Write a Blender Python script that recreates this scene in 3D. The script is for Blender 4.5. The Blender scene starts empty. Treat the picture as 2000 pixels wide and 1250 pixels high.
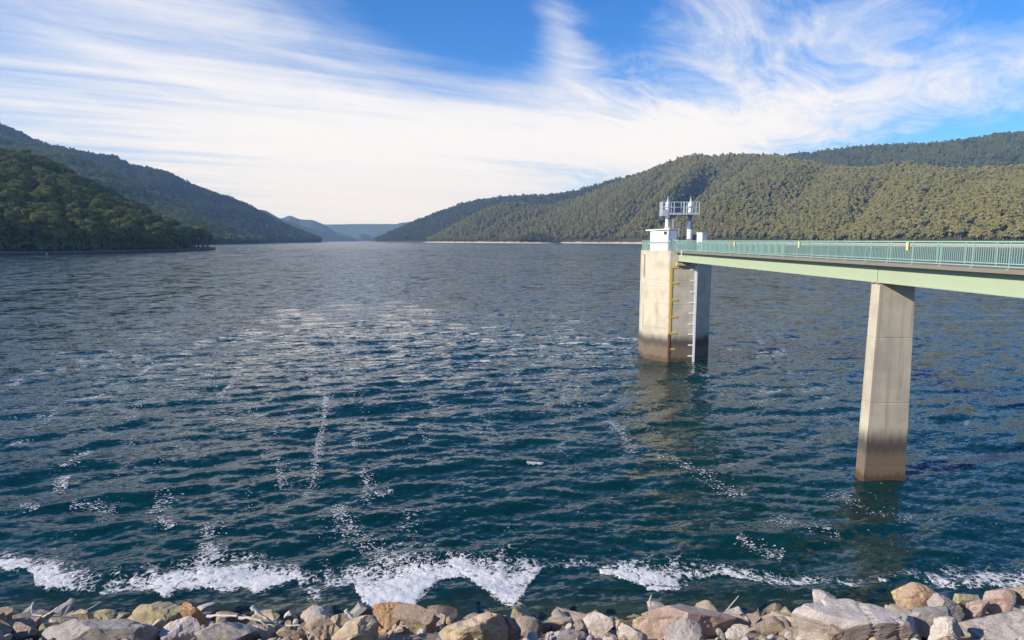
import bpy, bmesh, math, random
import numpy as np
from mathutils import Vector

# ------------------------------------------------------------------ camera
F, PITCH, CH = 1230.0, math.radians(7.23), 13.0          # photo pixels, tilt, eye height over the water
CP, SP = math.cos(PITCH), math.sin(PITCH)
S = bpy.context.scene
COL = S.collection
cam = bpy.data.objects.new('camera', bpy.data.cameras.new('camera'))
COL.objects.link(cam)
cam.location = (0, 0, CH)
cam.rotation_euler = (math.pi / 2 - PITCH, 0, 0)
cam.data.sensor_width = 36
cam.data.lens = 36 * F / 2000
cam.data.clip_start = 0.1
cam.data.clip_end = 60000
S.camera = cam

# ------------------------------------------------------------------ sun, sky, exposure
SUN_EL, SUN_BEHIND = math.radians(27), math.radians(22)   # from the left, a little behind the camera
to_sun = Vector((-math.cos(SUN_BEHIND) * math.cos(SUN_EL), -math.sin(SUN_BEHIND) * math.cos(SUN_EL), math.sin(SUN_EL)))
sl = bpy.data.lights.new('sun', 'SUN')
sl.energy = 4.6
sl.angle = math.radians(0.5)
sl.color = (1.0, 0.92, 0.80)
sun = bpy.data.objects.new('sun', sl)
COL.objects.link(sun)
sun.rotation_euler = to_sun.to_track_quat('Z', 'Y').to_euler()
sun.location = (0, 0, 60)

S.view_settings.view_transform = 'Standard'
S.view_settings.look = 'None'
S.view_settings.exposure = 0.58
S.view_settings.gamma = 1.0
S.render.engine = 'CYCLES'
S.cycles.use_denoising = True
S.cycles.max_bounces = 8
S.cycles.transparent_max_bounces = 8
S.cycles.volume_bounces = 0
S.cycles.caustics_reflective = False
S.cycles.caustics_refractive = False


class NT:
    """small node-tree writer"""
    def __init__(s, tree):
        s.t = tree
        tree.nodes.clear()

    def n(s, kind, inputs=None, **props):
        nd = s.t.nodes.new(kind)
        for k, v in props.items():
            setattr(nd, k, v)
        for k, v in (inputs or {}).items():
            sock = nd.inputs[k]
            if hasattr(v, 'is_output') or isinstance(v, bpy.types.NodeSocket):
                s.t.links.new(v, sock)
            else:
                sock.default_value = v
        return nd

    def m(s, op, a, b=0.0, c=0.0, clamp=False):
        nd = s.n('ShaderNodeMath', {0: a, 1: b, 2: c}, operation=op)
        nd.use_clamp = clamp
        return nd.outputs[0]

    def vm(s, op, a, b=(0, 0, 0)):
        nd = s.n('ShaderNodeVectorMath', {0: a, 1: b}, operation=op)
        return nd.outputs[0]

    def ss(s, x, lo, hi, a=0.0, b=1.0):
        return s.n('ShaderNodeMapRange', {'Value': x, 'From Min': lo, 'From Max': hi, 'To Min': a, 'To Max': b},
                   interpolation_type='SMOOTHSTEP').outputs[0]

    def lin(s, x, lo, hi, a=0.0, b=1.0):
        return s.n('ShaderNodeMapRange', {'Value': x, 'From Min': lo, 'From Max': hi, 'To Min': a, 'To Max': b}).outputs[0]

    def mix(s, f, a, b, blend='MIX'):
        nd = s.n('ShaderNodeMix', data_type='RGBA', blend_type=blend)
        for i, v in ((0, f), (6, a), (7, b)):
            if isinstance(v, bpy.types.NodeSocket):
                s.t.links.new(v, nd.inputs[i])
            else:
                nd.inputs[i].default_value = v if i == 0 or len(v) == 4 else (*v, 1)
        return nd.outputs[2]

    def noise(s, vec, scale, detail=4, rough=0.55, dist=0.0, dims='3D'):
        return s.n('ShaderNodeTexNoise', {'Vector': vec, 'Scale': scale, 'Detail': detail, 'Roughness': rough,
                                          'Distortion': dist}, noise_dimensions=dims).outputs['Fac']

    def link(s, a, b):
        s.t.links.new(a, b)


def cloud_world():
    w = bpy.data.worlds.new('World')
    S.world = w
    w.use_nodes = True
    g = NT(w.node_tree)
    sky = g.n('ShaderNodeTexSky', sky_type='NISHITA', sun_disc=False, sun_elevation=SUN_EL,
              sun_rotation=math.atan2(to_sun.x, to_sun.y), altitude=550.0, air_density=1.0, dust_density=0.25, ozone_density=3.0)
    skyc = g.n('ShaderNodeHueSaturation', {'Color': sky.outputs[0], 'Saturation': 1.28, 'Value': 1.0, 'Hue': 0.5}).outputs[0]
    skyc = g.mix(1.0, skyc, (0.48, 0.84, 1.22, 1), 'MULTIPLY')   # deep clear winter blue
    d = g.n('ShaderNodeTexCoord').outputs['Generated']
    sep = g.n('ShaderNodeSeparateXYZ', {0: d})
    x, y, z = sep.outputs
    zz = g.m('ADD', g.m('MAXIMUM', z, 0.0), 0.035)
    u, v = g.m('DIVIDE', x, zz), g.m('DIVIDE', y, zz)
    plane = g.n('ShaderNodeCombineXYZ', {0: u, 1: v, 2: 0.0}).outputs[0]
    az = g.m('MULTIPLY', g.m('ARCTAN2', x, y), 180 / math.pi)
    el = g.m('MULTIPLY', g.m('ARCSINE', z), 180 / math.pi)

    # streaked cirrus: noise on the cloud layer, drawn out along the high wind
    def streak(ang, sx, sy, scale, detail, rough, dist, off):
        mp = g.n('ShaderNodeMapping', {'Vector': plane, 'Location': off, 'Rotation': (0, 0, -math.radians(ang)), 'Scale': (1, 1, 1)}, vector_type='POINT')
        sc = g.vm('MULTIPLY', mp.outputs[0], (sx, sy, 1))
        return g.noise(sc, scale, detail, rough, dist, '3D')
    s1 = streak(33, 0.14, 1.0, 1.5, 7, 0.62, 0.35, (3.1, 1.7, 0))
    s2 = streak(27, 0.05, 1.0, 3.2, 5, 0.6, 0.2, (11.0, 4.0, 2.0))
    wisp = streak(60, 0.5, 1.0, 2.3, 10, 0.70, 1.1, (5.0, 9.0, 0))
    big = streak(20, 0.6, 1.0, 0.22, 3, 0.5, 0.0, (1.0, 2.0, 5.0))

    # where the sheet is thick and where it opens: (azimuth, elevation, radii, tilt, weight)
    def blob(a, e, ra, re, tilt, wgt):
        ca, sa = math.cos(math.radians(tilt)), math.sin(math.radians(tilt))
        da, de = g.m('SUBTRACT', az, a), g.m('SUBTRACT', el, e)
        p = g.m('ADD', g.m('MULTIPLY', da, ca / ra), g.m('MULTIPLY', de, sa / ra))
        q = g.m('SUBTRACT', g.m('MULTIPLY', de, ca / re), g.m('MULTIPLY', da, sa / re))
        r2 = g.m('ADD', g.m('MULTIPLY', p, p), g.m('MULTIPLY', q, q))
        return g.m('MULTIPLY', g.m('EXPONENT', g.m('MULTIPLY', r2, -1.0)), wgt)
    blobs = CLOUD_BLOBS
    M = g.m('MULTIPLY', g.m('SUBTRACT', big, 0.5), 0.5)
    for b in blobs:
        M = g.m('ADD', M, blob(*b))
    M = g.m('SUBTRACT', M, g.ss(el, 20.0, 40.0, 0.0, 0.22))   # the sheet thins overhead
    left = g.ss(az, 0.0, 10.0)                      # streaks to the left give way to tangled wisps on the right
    tex = g.m('ADD', g.m('MULTIPLY', g.m('ADD', g.m('MULTIPLY', s1, 0.52), g.m('ADD', g.m('MULTIPLY', s2, 0.26), g.m('MULTIPLY', wisp, 0.22))), g.m('SUBTRACT', 1.0, left)),
              g.m('MULTIPLY', g.m('ADD', g.m('MULTIPLY', wisp, 0.7), g.m('MULTIPLY', s1, 0.3)), left))
    dens = g.m('ADD', g.m('MULTIPLY', g.m('SUBTRACT', tex, 0.5), 2.1), M)
    cov = g.ss(dens, -0.30, 0.62)
    low = g.ss(el, 0.0, 7.0, 0.62, 0.0)             # pale air over the horizon
    cov = g.m('MAXIMUM', cov, low)
    cov = g.m('MULTIPLY', cov, 0.96)
    ccol = g.mix(g.ss(dens, 0.0, 0.9), (5.7, 5.95, 6.5, 1), (7.0, 6.85, 6.75, 1))
    col = g.mix(cov, skyc, ccol)
    bg = g.n('ShaderNodeBackground', {'Color': col, 'Strength': 0.1})
    out = g.n('ShaderNodeOutputWorld')
    g.link(bg.outputs[0], out.inputs['Surface'])


CLOUD_BLOBS = [
    (0, 8.6, 22, 5.2, 0, 0.58),       # bright sheet over the valley
    (-22, 8.0, 20, 6, -8, 0.42),
    (-12, 2.5, 16, 3.0, 0, 0.40),
    (15, 8.0, 10, 3.0, 8, 0.40),
    (32, 11.0, 13, 2.4, 6, 0.30),     # tongue to the right
    (-28, 20, 16, 6, -12, 0.22),      # streaks at the upper left
    (-4, 19, 12, 5, -10, -0.75),      # blue opening at the top
    (9, 20, 4.5, 4.5, 0, -0.42),
    (4.4, 17.0, 2.6, 4.2, 28, 0.62),   # plume
    (17, 19.5, 5, 4, 0, 0.12),
    (26, 17.0, 7, 3.0, 10, 0.10),
    (40, 20, 8, 7, 0, -0.42),         # clear at the right
    (34, 6.0, 12, 2.2, 6, -0.60),
    (8, 5.0, 9, 1.8, -10, -0.34),
    (-42, 13.5, 8, 1.0, -4, -0.35),
]
cloud_world()


# ------------------------------------------------------------------ helpers
def ray(px, py):
    """direction of a photo pixel, scaled to 1 m forward"""
    v = (py - 625) / F
    f = CP - v * SP
    return (px - 1000) / F / f, 1.0, -(SP + v * CP) / f


def at_y(px, py, Y):
    r = ray(px, py)
    return Vector((r[0] * Y, Y, CH + r[2] * Y))


def at_z(px, py, z=0.0):
    r = ray(px, py)
    t = (z - CH) / r[2]
    return Vector((r[0] * t, t, z))


def vnoise(p, seed=0):
    """value noise on an (n, 2|3) array, about -1..1"""
    p = np.asarray(p, float)
    i = np.floor(p).astype(np.int64)
    f = p - i
    f = f * f * (3 - 2 * f)
    k = p.shape[1]
    res = np.zeros(len(p))
    pr = (374761393, 668265263, 2147483647 // 3)
    for c in range(2 ** k):
        h = np.full(len(p), seed * 1274126177 + 12345, np.int64)
        wgt = np.ones(len(p))
        for a in range(k):
            b = (c >> a) & 1
            h = h + (i[:, a] + b) * pr[a]
            wgt = wgt * (f[:, a] if b else 1 - f[:, a])
        h = (h ^ (h >> 13)) * 1274126177
        h = (h ^ (h >> 16)) & 0x7fffffff
        res += wgt * (h / 0x3fffffff - 1.0)
    return res


def fbm(p, octv=4, seed=0, gain=0.5):
    p = np.asarray(p, float)
    a, t, tot = 1.0, 0.0, 0.0
    for o in range(octv):
        t = t + a * vnoise(p * 2 ** o + 17.3 * o, seed + o)
        tot += a
        a *= gain
    return t / tot


def mesh_np(name, verts, faces, mats=(), smooth=False, mat_idx=None):
    me = bpy.data.meshes.new(name)
    verts = np.asarray(verts, np.float32)
    faces = np.asarray(faces, np.int32)
    k = faces.shape[1]
    me.vertices.add(len(verts))
    me.vertices.foreach_set('co', verts.ravel())
    me.loops.add(faces.size)
    me.loops.foreach_set('vertex_index', faces.ravel())
    me.polygons.add(len(faces))
    me.polygons.foreach_set('loop_start', np.arange(0, faces.size, k, dtype=np.int32))
    me.polygons.foreach_set('use_smooth', np.full(len(faces), smooth))
    for m_ in mats:
        me.materials.append(m_)
    if mat_idx is not None:
        me.polygons.foreach_set('material_index', np.asarray(mat_idx, np.int32))
    me.update(calc_edges=True)
    return me


def obj(name, data, parent=None, mat=None, **props):
    if isinstance(data, bmesh.types.BMesh):
        me = bpy.data.meshes.new(name)
        data.to_mesh(me)
        data.free()
        data = me
    if mat is not None and data is not None and not data.materials:
        data.materials.append(mat)
    o = bpy.data.objects.new(name, data)
    COL.objects.link(o)
    if parent:
        o.parent = parent
        o.matrix_parent_inverse = parent.matrix_basis.inverted()
    for k, v in props.items():
        o[k] = v
    return o


def thing(name, label, cat, loc=(0, 0, 0), group=None):
    o = obj(name, None)
    o.location = loc
    o.empty_display_size = 0.3
    o['label'], o['category'] = label, cat
    if group:
        o['group'] = group
    return o


def tag(o, label, cat, group=None):
    o['label'], o['category'] = label, cat
    if group:
        o['group'] = group
    return o


class B:
    """collects solids in a bmesh"""
    def __init__(s):
        s.bm = bmesh.new()

    def hexa(s, pts):
        """8 corners: bottom ring 4, top ring 4"""
        v = [s.bm.verts.new(p) for p in pts]
        for f in ((3, 2, 1, 0), (4, 5, 6, 7), (0, 1, 5, 4), (1, 2, 6, 5), (2, 3, 7, 6), (3, 0, 4, 7)):
            s.bm.faces.new([v[i] for i in f])
        return s

    def box(s, x0, x1, y0, y1, z0, z1):
        return s.hexa([(x0, y0, z0), (x1, y0, z0), (x1, y1, z0), (x0, y1, z0),
                       (x0, y0, z1), (x1, y0, z1), (x1, y1, z1), (x0, y1, z1)])

    def obox(s, o, a, b, la0, la1, lb0, lb1, z0, z1):
        """box in a plan frame: origin o, plan axes a and b"""
        def p(i, j, z):
            return (o[0] + a[0] * i + b[0] * j, o[1] + a[1] * i + b[1] * j, z)
        return s.hexa([p(la0, lb0, z0), p(la1, lb0, z0), p(la1, lb1, z0), p(la0, lb1, z0),
                       p(la0, lb0, z1), p(la1, lb0, z1), p(la1, lb1, z1), p(la0, lb1, z1)])

    def prism(s, pts, z0, z1, inset=0.0, c=None):
        """vertical prism; with inset the top and bottom arrises are chamfered"""
        c = c or (sum(p[0] for p in pts) / len(pts), sum(p[1] for p in pts) / len(pts))
        rings = [(z0, inset), (z0 + inset, 0), (z1 - inset, 0), (z1, inset)] if inset else [(z0, 0), (z1, 0)]
        rs = []
        for z, i in rings:
            ring = []
            for p in pts:
                d = math.hypot(p[0] - c[0], p[1] - c[1])
                k = 1 - i / d
                ring.append(s.bm.verts.new((c[0] + (p[0] - c[0]) * k, c[1] + (p[1] - c[1]) * k, z)))
            rs.append(ring)
        n = len(pts)
        s.bm.faces.new(rs[0][::-1])
        s.bm.faces.new(rs[-1])
        for a, b in zip(rs, rs[1:]):
            for i in range(n):
                s.bm.faces.new((a[i], a[(i + 1) % n], b[(i + 1) % n], b[i]))
        return s

    def tube(s, pts, rad, seg=8):
        """round bar through points, radius number or list"""
        pts = [Vector(p) for p in pts]
        rad = [rad] * len(pts) if not hasattr(rad, '__len__') else rad
        rings = []
        for i, p in enumerate(pts):
            t = (pts[min(i + 1, len(pts) - 1)] - pts[max(i - 1, 0)]).normalized()
            a = t.cross(Vector((0, 0, 1)) if abs(t.z) < 0.9 else Vector((1, 0, 0))).normalized()
            b = t.cross(a)
            rings.append([s.bm.verts.new(p + (a * math.cos(k * math.tau / seg) + b * math.sin(k * math.tau / seg)) * rad[i]) for k in range(seg)])
        for r0, r1 in zip(rings, rings[1:]):
            for k in range(seg):
                s.bm.faces.new((r0[k], r0[(k + 1) % seg], r1[(k + 1) % seg], r1[k]))
        s.bm.faces.new(rings[0])
        s.bm.faces.new(rings[-1][::-1])
        return s

    def lathe(s, c, prof, seg=20):
        """profile [(r, z)] turned about a vertical axis"""
        rings = [[s.bm.verts.new((c[0] + r * math.cos(k * math.tau / seg), c[1] + r * math.sin(k * math.tau / seg), z)) for k in range(seg)] for r, z in prof]
        for r0, r1 in zip(rings, rings[1:]):
            for k in range(seg):
                s.bm.faces.new((r0[k], r0[(k + 1) % seg], r1[(k + 1) % seg], r1[k]))
        s.bm.faces.new(rings[0][::-1])
        s.bm.faces.new(rings[-1])
        return s

    def put(s, name, parent, mat, **props):
        bmesh.ops.recalc_face_normals(s.bm, faces=s.bm.faces)
        return obj(name, s.bm, parent, mat, **props)


# ------------------------------------------------------------------ materials
def material(name, build):
    m = bpy.data.materials.new(name)
    m.use_nodes = True
    g = NT(m.node_tree)
    out = g.n('ShaderNodeOutputMaterial')
    sh = build(g)
    g.link(sh, out.inputs['Surface'])
    return m


def principled(g, col, rough=0.6, metal=0.0, bump=None, bstr=1.0, bdist=0.01, spec=0.5):
    p = g.n('ShaderNodeBsdfPrincipled', {'Roughness': rough, 'Metallic': metal, 'Specular IOR Level': spec})
    if isinstance(col, bpy.types.NodeSocket):
        g.link(col, p.inputs['Base Color'])
    else:
        p.inputs['Base Color'].default_value = (*col, 1)
    if bump is not None:
        b = g.n('ShaderNodeBump', {'Height': bump, 'Strength': bstr, 'Distance': bdist})
        g.link(b.outputs[0], p.inputs['Normal'])
    return p.outputs[0]


def paint(name, col, rough=0.45, metal=0.0, dirt=(0.25, 0.22, 0.18), amount=0.25, scale=2.0):
    def f(g):
        pos = g.n('ShaderNodeNewGeometry').outputs['Position']
        n = g.noise(g.vm('MULTIPLY', pos, (1, 1, 0.35)), scale, 6, 0.65)
        n2 = g.noise(pos, scale * 9, 3, 0.6)
        fac = g.m('MULTIPLY', g.ss(g.m('ADD', g.m('MULTIPLY', n, 0.75), g.m('MULTIPLY', n2, 0.25)), 0.48, 0.72), amount)
        c = g.mix(fac, (*col, 1), tuple(a * b for a, b in zip((*dirt, 1), (1, 1, 1, 1))))
        return principled(g, c, g.lin(n2, 0.3, 0.7, rough - 0.06, rough + 0.12), metal, n2, 0.15, 0.01)
    return material(name, f)


def concrete(name, tone):
    """poured concrete with runs, and the reservoir's own water marks near z = 0"""
    def f(g):
        pos = g.n('ShaderNodeNewGeometry').outputs['Position']
        z = g.n('ShaderNodeSeparateXYZ', {0: pos}).outputs[2]
        blot = g.noise(pos, 0.7, 6, 0.6)
        runs = g.noise(g.vm('MULTIPLY', pos, (1.5, 1.5, 0.06)), 1.5, 5, 0.62, 0.3)
        fine = g.noise(pos, 14, 5, 0.7)
        grit = g.noise(pos, 60, 2, 0.7)
        c = g.mix(g.ss(blot, 0.35, 0.7), (*[t * 1.06 for t in tone], 1), (*[t * 0.80 for t in tone], 1))
        c = g.mix(g.m('MULTIPLY', g.ss(runs, 0.52, 0.70), 0.5), c, (0.17, 0.15, 0.125, 1))
        c = g.mix(g.m('MULTIPLY', g.ss(runs, 0.44, 0.28), 0.28), c, (0.58, 0.56, 0.50, 1))
        c = g.mix(g.m('MULTIPLY', g.ss(fine, 0.5, 0.75), 0.25), c, (0.22, 0.20, 0.17, 1))
        wob = g.m('ADD', z, g.m('ADD', g.m('MULTIPLY', g.m('SUBTRACT', fine, 0.5), 1.1), g.m('MULTIPLY', g.m('SUBTRACT', runs, 0.5), 0.9)))
        c = g.mix(g.ss(wob, 3.2, 2.1, 0, 0.95), c, (0.062, 0.054, 0.050, 1))
        c = g.mix(g.ss(wob, 1.9, 1.35, 0, 0.9), c, (0.17, 0.13, 0.098, 1))
        c = g.mix(g.ss(wob, 0.62, 0.28, 0, 0.95), c, (0.085, 0.058, 0.032, 1))
        c = g.mix(g.m('MULTIPLY', g.ss(grit, 0.55, 0.8), g.ss(z, 3.6, 2.4, 0.1, 0.6)), c, (0.33, 0.30, 0.26, 1))
        h = g.m('ADD', fine, g.m('MULTIPLY', grit, 0.4))
        return principled(g, c, g.ss(z, 0.1, 0.5, 0.35, 0.85), 0, h, 0.35, 0.012, 0.3)
    return material(name, f)


M = {}
M['concrete'] = concrete('pale_concrete', (0.56, 0.50, 0.395))
M['pier_concrete'] = concrete('pier_concrete', (0.48, 0.435, 0.35))
M['slab'] = paint('weathered_slab_concrete', (0.20, 0.18, 0.15), 0.85, amount=0.5, dirt=(0.12, 0.1, 0.085))
M['green'] = paint('pale_green_paint', (0.355, 0.43, 0.295), 0.45, amount=0.16, dirt=(0.24, 0.25, 0.17), scale=0.9)
M['rail_green'] = paint('rail_green_paint', (0.27, 0.44, 0.375), 0.4, amount=0.12)
M['white'] = paint('white_paint', (0.80, 0.80, 0.80), 0.5, amount=0.14)
M['galv'] = paint('galvanised_steel', (0.55, 0.57, 0.60), 0.38, 0.55, amount=0.2)
M['steel_white'] = paint('pale_hoist_enamel', (0.74, 0.75, 0.78), 0.35, amount=0.18)
M['blue_grey'] = paint('blue_grey_enamel', (0.10, 0.16, 0.24), 0.4, amount=0.2)
M['yellow'] = paint('gauge_yellow', (0.68, 0.42, 0.06), 0.5, amount=0.25)
M['pale_yellow'] = paint('reflector_yellow', (0.80, 0.72, 0.30), 0.5, amount=0.1)
M['brown'] = paint('brown_backing', (0.24, 0.09, 0.05), 0.6, amount=0.2)
M['rust'] = paint('rusty_gauge', (0.22, 0.085, 0.035), 0.8, amount=0.6, dirt=(0.09, 0.05, 0.03), scale=5)
M['dark'] = paint('dark_opening', (0.02, 0.02, 0.022), 0.8, amount=0.1)
M['slot'] = paint('slot_timber', (0.16, 0.11, 0.075), 0.8, amount=0.4)
M['glass'] = paint('boat_glass', (0.02, 0.03, 0.04), 0.08, amount=0.0)


def rock_mat(name, c1, c2, c3, lichen=0.0, lich_col=(0.42, 0.40, 0.17)):
    c1, c2, c3 = ([v * 1.14 for v in c] for c in (c1, c2, c3))
    def f(g):
        tc = g.n('ShaderNodeTexCoord').outputs['Object']
        rnd = g.n('ShaderNodeObjectInfo').outputs['Random']
        pos = g.vm('ADD', tc, g.n('ShaderNodeCombineXYZ', {0: g.m('MULTIPLY', rnd, 40.0), 1: 0.0, 2: 0.0}).outputs[0])
        a = g.noise(pos, 1.8, 6, 0.62, 0.4)
        b = g.noise(g.vm('MULTIPLY', pos, (1, 1, 2.2)), 4.5, 6, 0.7, 0.3)
        fine = g.noise(pos, 22, 5, 0.75)
        c = g.mix(g.ss(a, 0.38, 0.64), (*c1, 1), (*c2, 1))
        c = g.mix(g.m('MULTIPLY', g.ss(b, 0.52, 0.70), 0.8), c, (*c3, 1))
        c = g.mix(g.m('MULTIPLY', g.ss(fine, 0.52, 0.70), 0.6), c, (0.10, 0.082, 0.07, 1))
        c = g.mix(g.m('MULTIPLY', g.ss(fine, 0.47, 0.33), 0.5), c, (0.55, 0.51, 0.46, 1))
        if lichen:
            vor = g.n('ShaderNodeTexVoronoi', {'Vector': g.vm('ADD', pos, g.n('ShaderNodeTexNoise', {'Vector': pos, 'Scale': 3.0}).outputs['Color']), 'Scale': 2.4, 'Randomness': 1.0})
            l = g.ss(g.m('ADD', vor.outputs['Distance'], g.m('MULTIPLY', g.m('SUBTRACT', fine, 0.5), 0.35)), 0.30, 0.22)
            l = g.m('MULTIPLY', l, g.ss(a, 0.60 - lichen * 0.25, 0.66 - lichen * 0.25))
            c = g.mix(g.m('MULTIPLY', l, 0.85), c, (*lich_col, 1))
        wet = g.n('ShaderNodeSeparateXYZ', {0: g.n('ShaderNodeNewGeometry').outputs['Position']}).outputs[2]
        wf = g.ss(g.m('ADD', wet, g.m('MULTIPLY', g.m('SUBTRACT', fine, 0.5), 0.4)), 0.42, 0.12)
        c = g.mix(g.m('MULTIPLY', wf, 0.78), c, (0.05, 0.045, 0.03, 1))
        h = g.m('ADD', g.m('MULTIPLY', b, 1.0), g.m('MULTIPLY', fine, 0.55))
        return principled(g, c, g.m('SUBTRACT', 0.92, g.m('MULTIPLY', wf, 0.55)), 0, h, 0.9, 0.06, 0.25)
    return material(name, f)


R = {
    'grey': rock_mat('grey_rock', (0.36, 0.33, 0.31), (0.25, 0.235, 0.23), (0.42, 0.38, 0.34), 0.3),
    'pale': rock_mat('pale_rock', (0.50, 0.455, 0.42), (0.37, 0.33, 0.31), (0.44, 0.36, 0.31), 0.2),
    'tan': rock_mat('tan_rock', (0.46, 0.37, 0.26), (0.33, 0.26, 0.19), (0.50, 0.42, 0.30), 0.4),
    'pink': rock_mat('pink_rock', (0.46, 0.335, 0.29), (0.37, 0.27, 0.235), (0.40, 0.345, 0.27), 0.55),
    'orange': rock_mat('orange_rock', (0.44, 0.23, 0.10), (0.36, 0.26, 0.17), (0.30, 0.13, 0.05), 0.3),
    'olive': rock_mat('olive_rock', (0.36, 0.315, 0.19), (0.27, 0.24, 0.165), (0.36, 0.27, 0.185), 0.8),
    'brown': rock_mat('brown_rock', (0.31, 0.24, 0.19), (0.22, 0.17, 0.14), (0.36, 0.29, 0.23), 0.5),
    'rusty': rock_mat('rusty_lichen_rock', (0.36, 0.20, 0.13), (0.36, 0.31, 0.22), (0.26, 0.12, 0.075), 1.3, (0.50, 0.45, 0.22)),
    'dark': rock_mat('shade_dark_rock', (0.13, 0.125, 0.13), (0.20, 0.18, 0.17), (0.09, 0.085, 0.09), 0.2),  # shade on the turned-away rock faces is painted in as a dark stone
}


def leaf_mat(name, c1, c2, c3):
    def f(g):
        rnd = g.n('ShaderNodeObjectInfo').outputs['Random']
        t = g.n('ShaderNodeAttribute', attribute_name='tint').outputs['Fac']
        pos = g.n('ShaderNodeNewGeometry').outputs['Position']
        reg = g.noise(pos, 0.012, 3, 0.5)
        c = g.mix(rnd, (*c1, 1), (*c2, 1))
        c = g.mix(g.m('MULTIPLY', g.ss(reg, 0.45, 0.7), 0.7), c, (*c3, 1))
        c = g.mix(g.m('MULTIPLY', t, 0.45), c, (0.200, 0.180, 0.070, 1))
        d = g.n('ShaderNodeBsdfDiffuse', {'Color': c, 'Roughness': 1.0})
        tr = g.n('ShaderNodeBsdfTranslucent', {'Color': c})
        return g.n('ShaderNodeMixShader', {0: 0.22, 1: d.outputs[0], 2: tr.outputs[0]}).outputs[0]
    return material(name, f)


M['leaf_near'] = leaf_mat('headland_leaves', (0.155, 0.195, 0.055), (0.270, 0.275, 0.085), (0.180, 0.205, 0.070))
M['leaf_dry'] = leaf_mat('dry_slope_leaves', (0.245, 0.240, 0.090), (0.320, 0.300, 0.130), (0.290, 0.270, 0.120))
M['leaf_dark'] = leaf_mat('shade_dark_leaves', (0.075, 0.105, 0.048), (0.110, 0.140, 0.058), (0.085, 0.112, 0.052))  # dark leaves; the shade on the back ridges is put into this colour
M['leaf_mid'] = leaf_mat('sunlit_spur_leaves', (0.200, 0.245, 0.075), (0.320, 0.330, 0.115), (0.230, 0.255, 0.095))  # headland leaf colour lightened, with the sun on the spur painted in
M['bark'] = paint('pale_gum_bark', (0.17, 0.15, 0.125), 0.9, amount=0.5)


def hill_mat(name, soil, under, zs):
    def f(g):
        pos = g.n('ShaderNodeNewGeometry').outputs['Position']
        z = g.n('ShaderNodeSeparateXYZ', {0: pos}).outputs[2]
        n = g.noise(pos, 0.05, 5, 0.65)
        n2 = g.noise(pos, 0.6, 4, 0.7)
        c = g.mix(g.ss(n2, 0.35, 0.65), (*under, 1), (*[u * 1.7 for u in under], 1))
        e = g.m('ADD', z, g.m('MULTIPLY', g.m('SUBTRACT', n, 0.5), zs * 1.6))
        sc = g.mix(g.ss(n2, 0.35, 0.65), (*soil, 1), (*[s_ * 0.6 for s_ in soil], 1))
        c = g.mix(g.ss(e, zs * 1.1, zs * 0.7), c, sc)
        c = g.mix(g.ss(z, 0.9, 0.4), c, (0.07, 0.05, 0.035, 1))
        return principled(g, c, 0.95, 0, n2, 0.6, 0.5, 0.1)
    return material(name, f)


# ------------------------------------------------------------------ the lake
WIND = Vector((0.27, -1.0)).normalized()
rng = np.random.default_rng(7)
WAVES = []
for lam, n_, steep in ((7.5, 5, 0.014), (5.2, 8, 0.019), (3.4, 10, 0.025), (2.1, 12, 0.026), (1.25, 14, 0.024), (0.75, 14, 0.020), (0.48, 12, 0.016)):
    for _ in range(n_):
        L = lam * math.exp(rng.normal(0, 0.16))
        a = rng.normal(0, 0.30 + 0.16 / lam)
        dx = WIND.x * math.cos(a) - WIND.y * math.sin(a)
        dy = WIND.x * math.sin(a) + WIND.y * math.cos(a)
        k = math.tau / L
        WAVES.append((k * dx, k * dy, steep / k * 1.6, rng.uniform(0, math.tau), L))


def water_z(X, Y, res=0.05):
    """height of the wind sea; waves too short for the local grid fade out"""
    gust = 0.84 + 0.20 * fbm(np.stack([(0.8 * X + 0.6 * Y) / 31, (0.8 * Y - 0.6 * X) / 24], 1), 3, 5)
    h = np.zeros_like(X)
    shore = np.clip((Y - 19.5) / 5.0, 0.35, 1.0)
    for kx, ky, A, ph, L in WAVES:
        w = np.clip((L / np.maximum(res, 1e-4) - 2.2) / 3.0, 0, 1)
        if not np.any(w > 0):
            continue
        th = kx * X + ky * Y + ph
        c = np.cos(th)
        k = math.hypot(kx, ky)
        h += w * A * (c + (2.2 * k * A) * (2 * c * c - 1))
    return h * gust * shore


YW, GRADE = 20.7, 0.54            # waterline of the riprap slope and its gradient


def slope_z(Y, X=0.0):
    """dam face; the rock is heaped higher towards the right"""
    m_ = np.clip((X - 8.0) / 3.5, 0, 1)
    return (YW - Y) * GRADE + 0.16 * m_ * m_ * (3 - 2 * m_) * np.clip((Y - 8) / 3, 0, 1) * np.clip((20.5 - Y) / 3, 0, 1)


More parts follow.
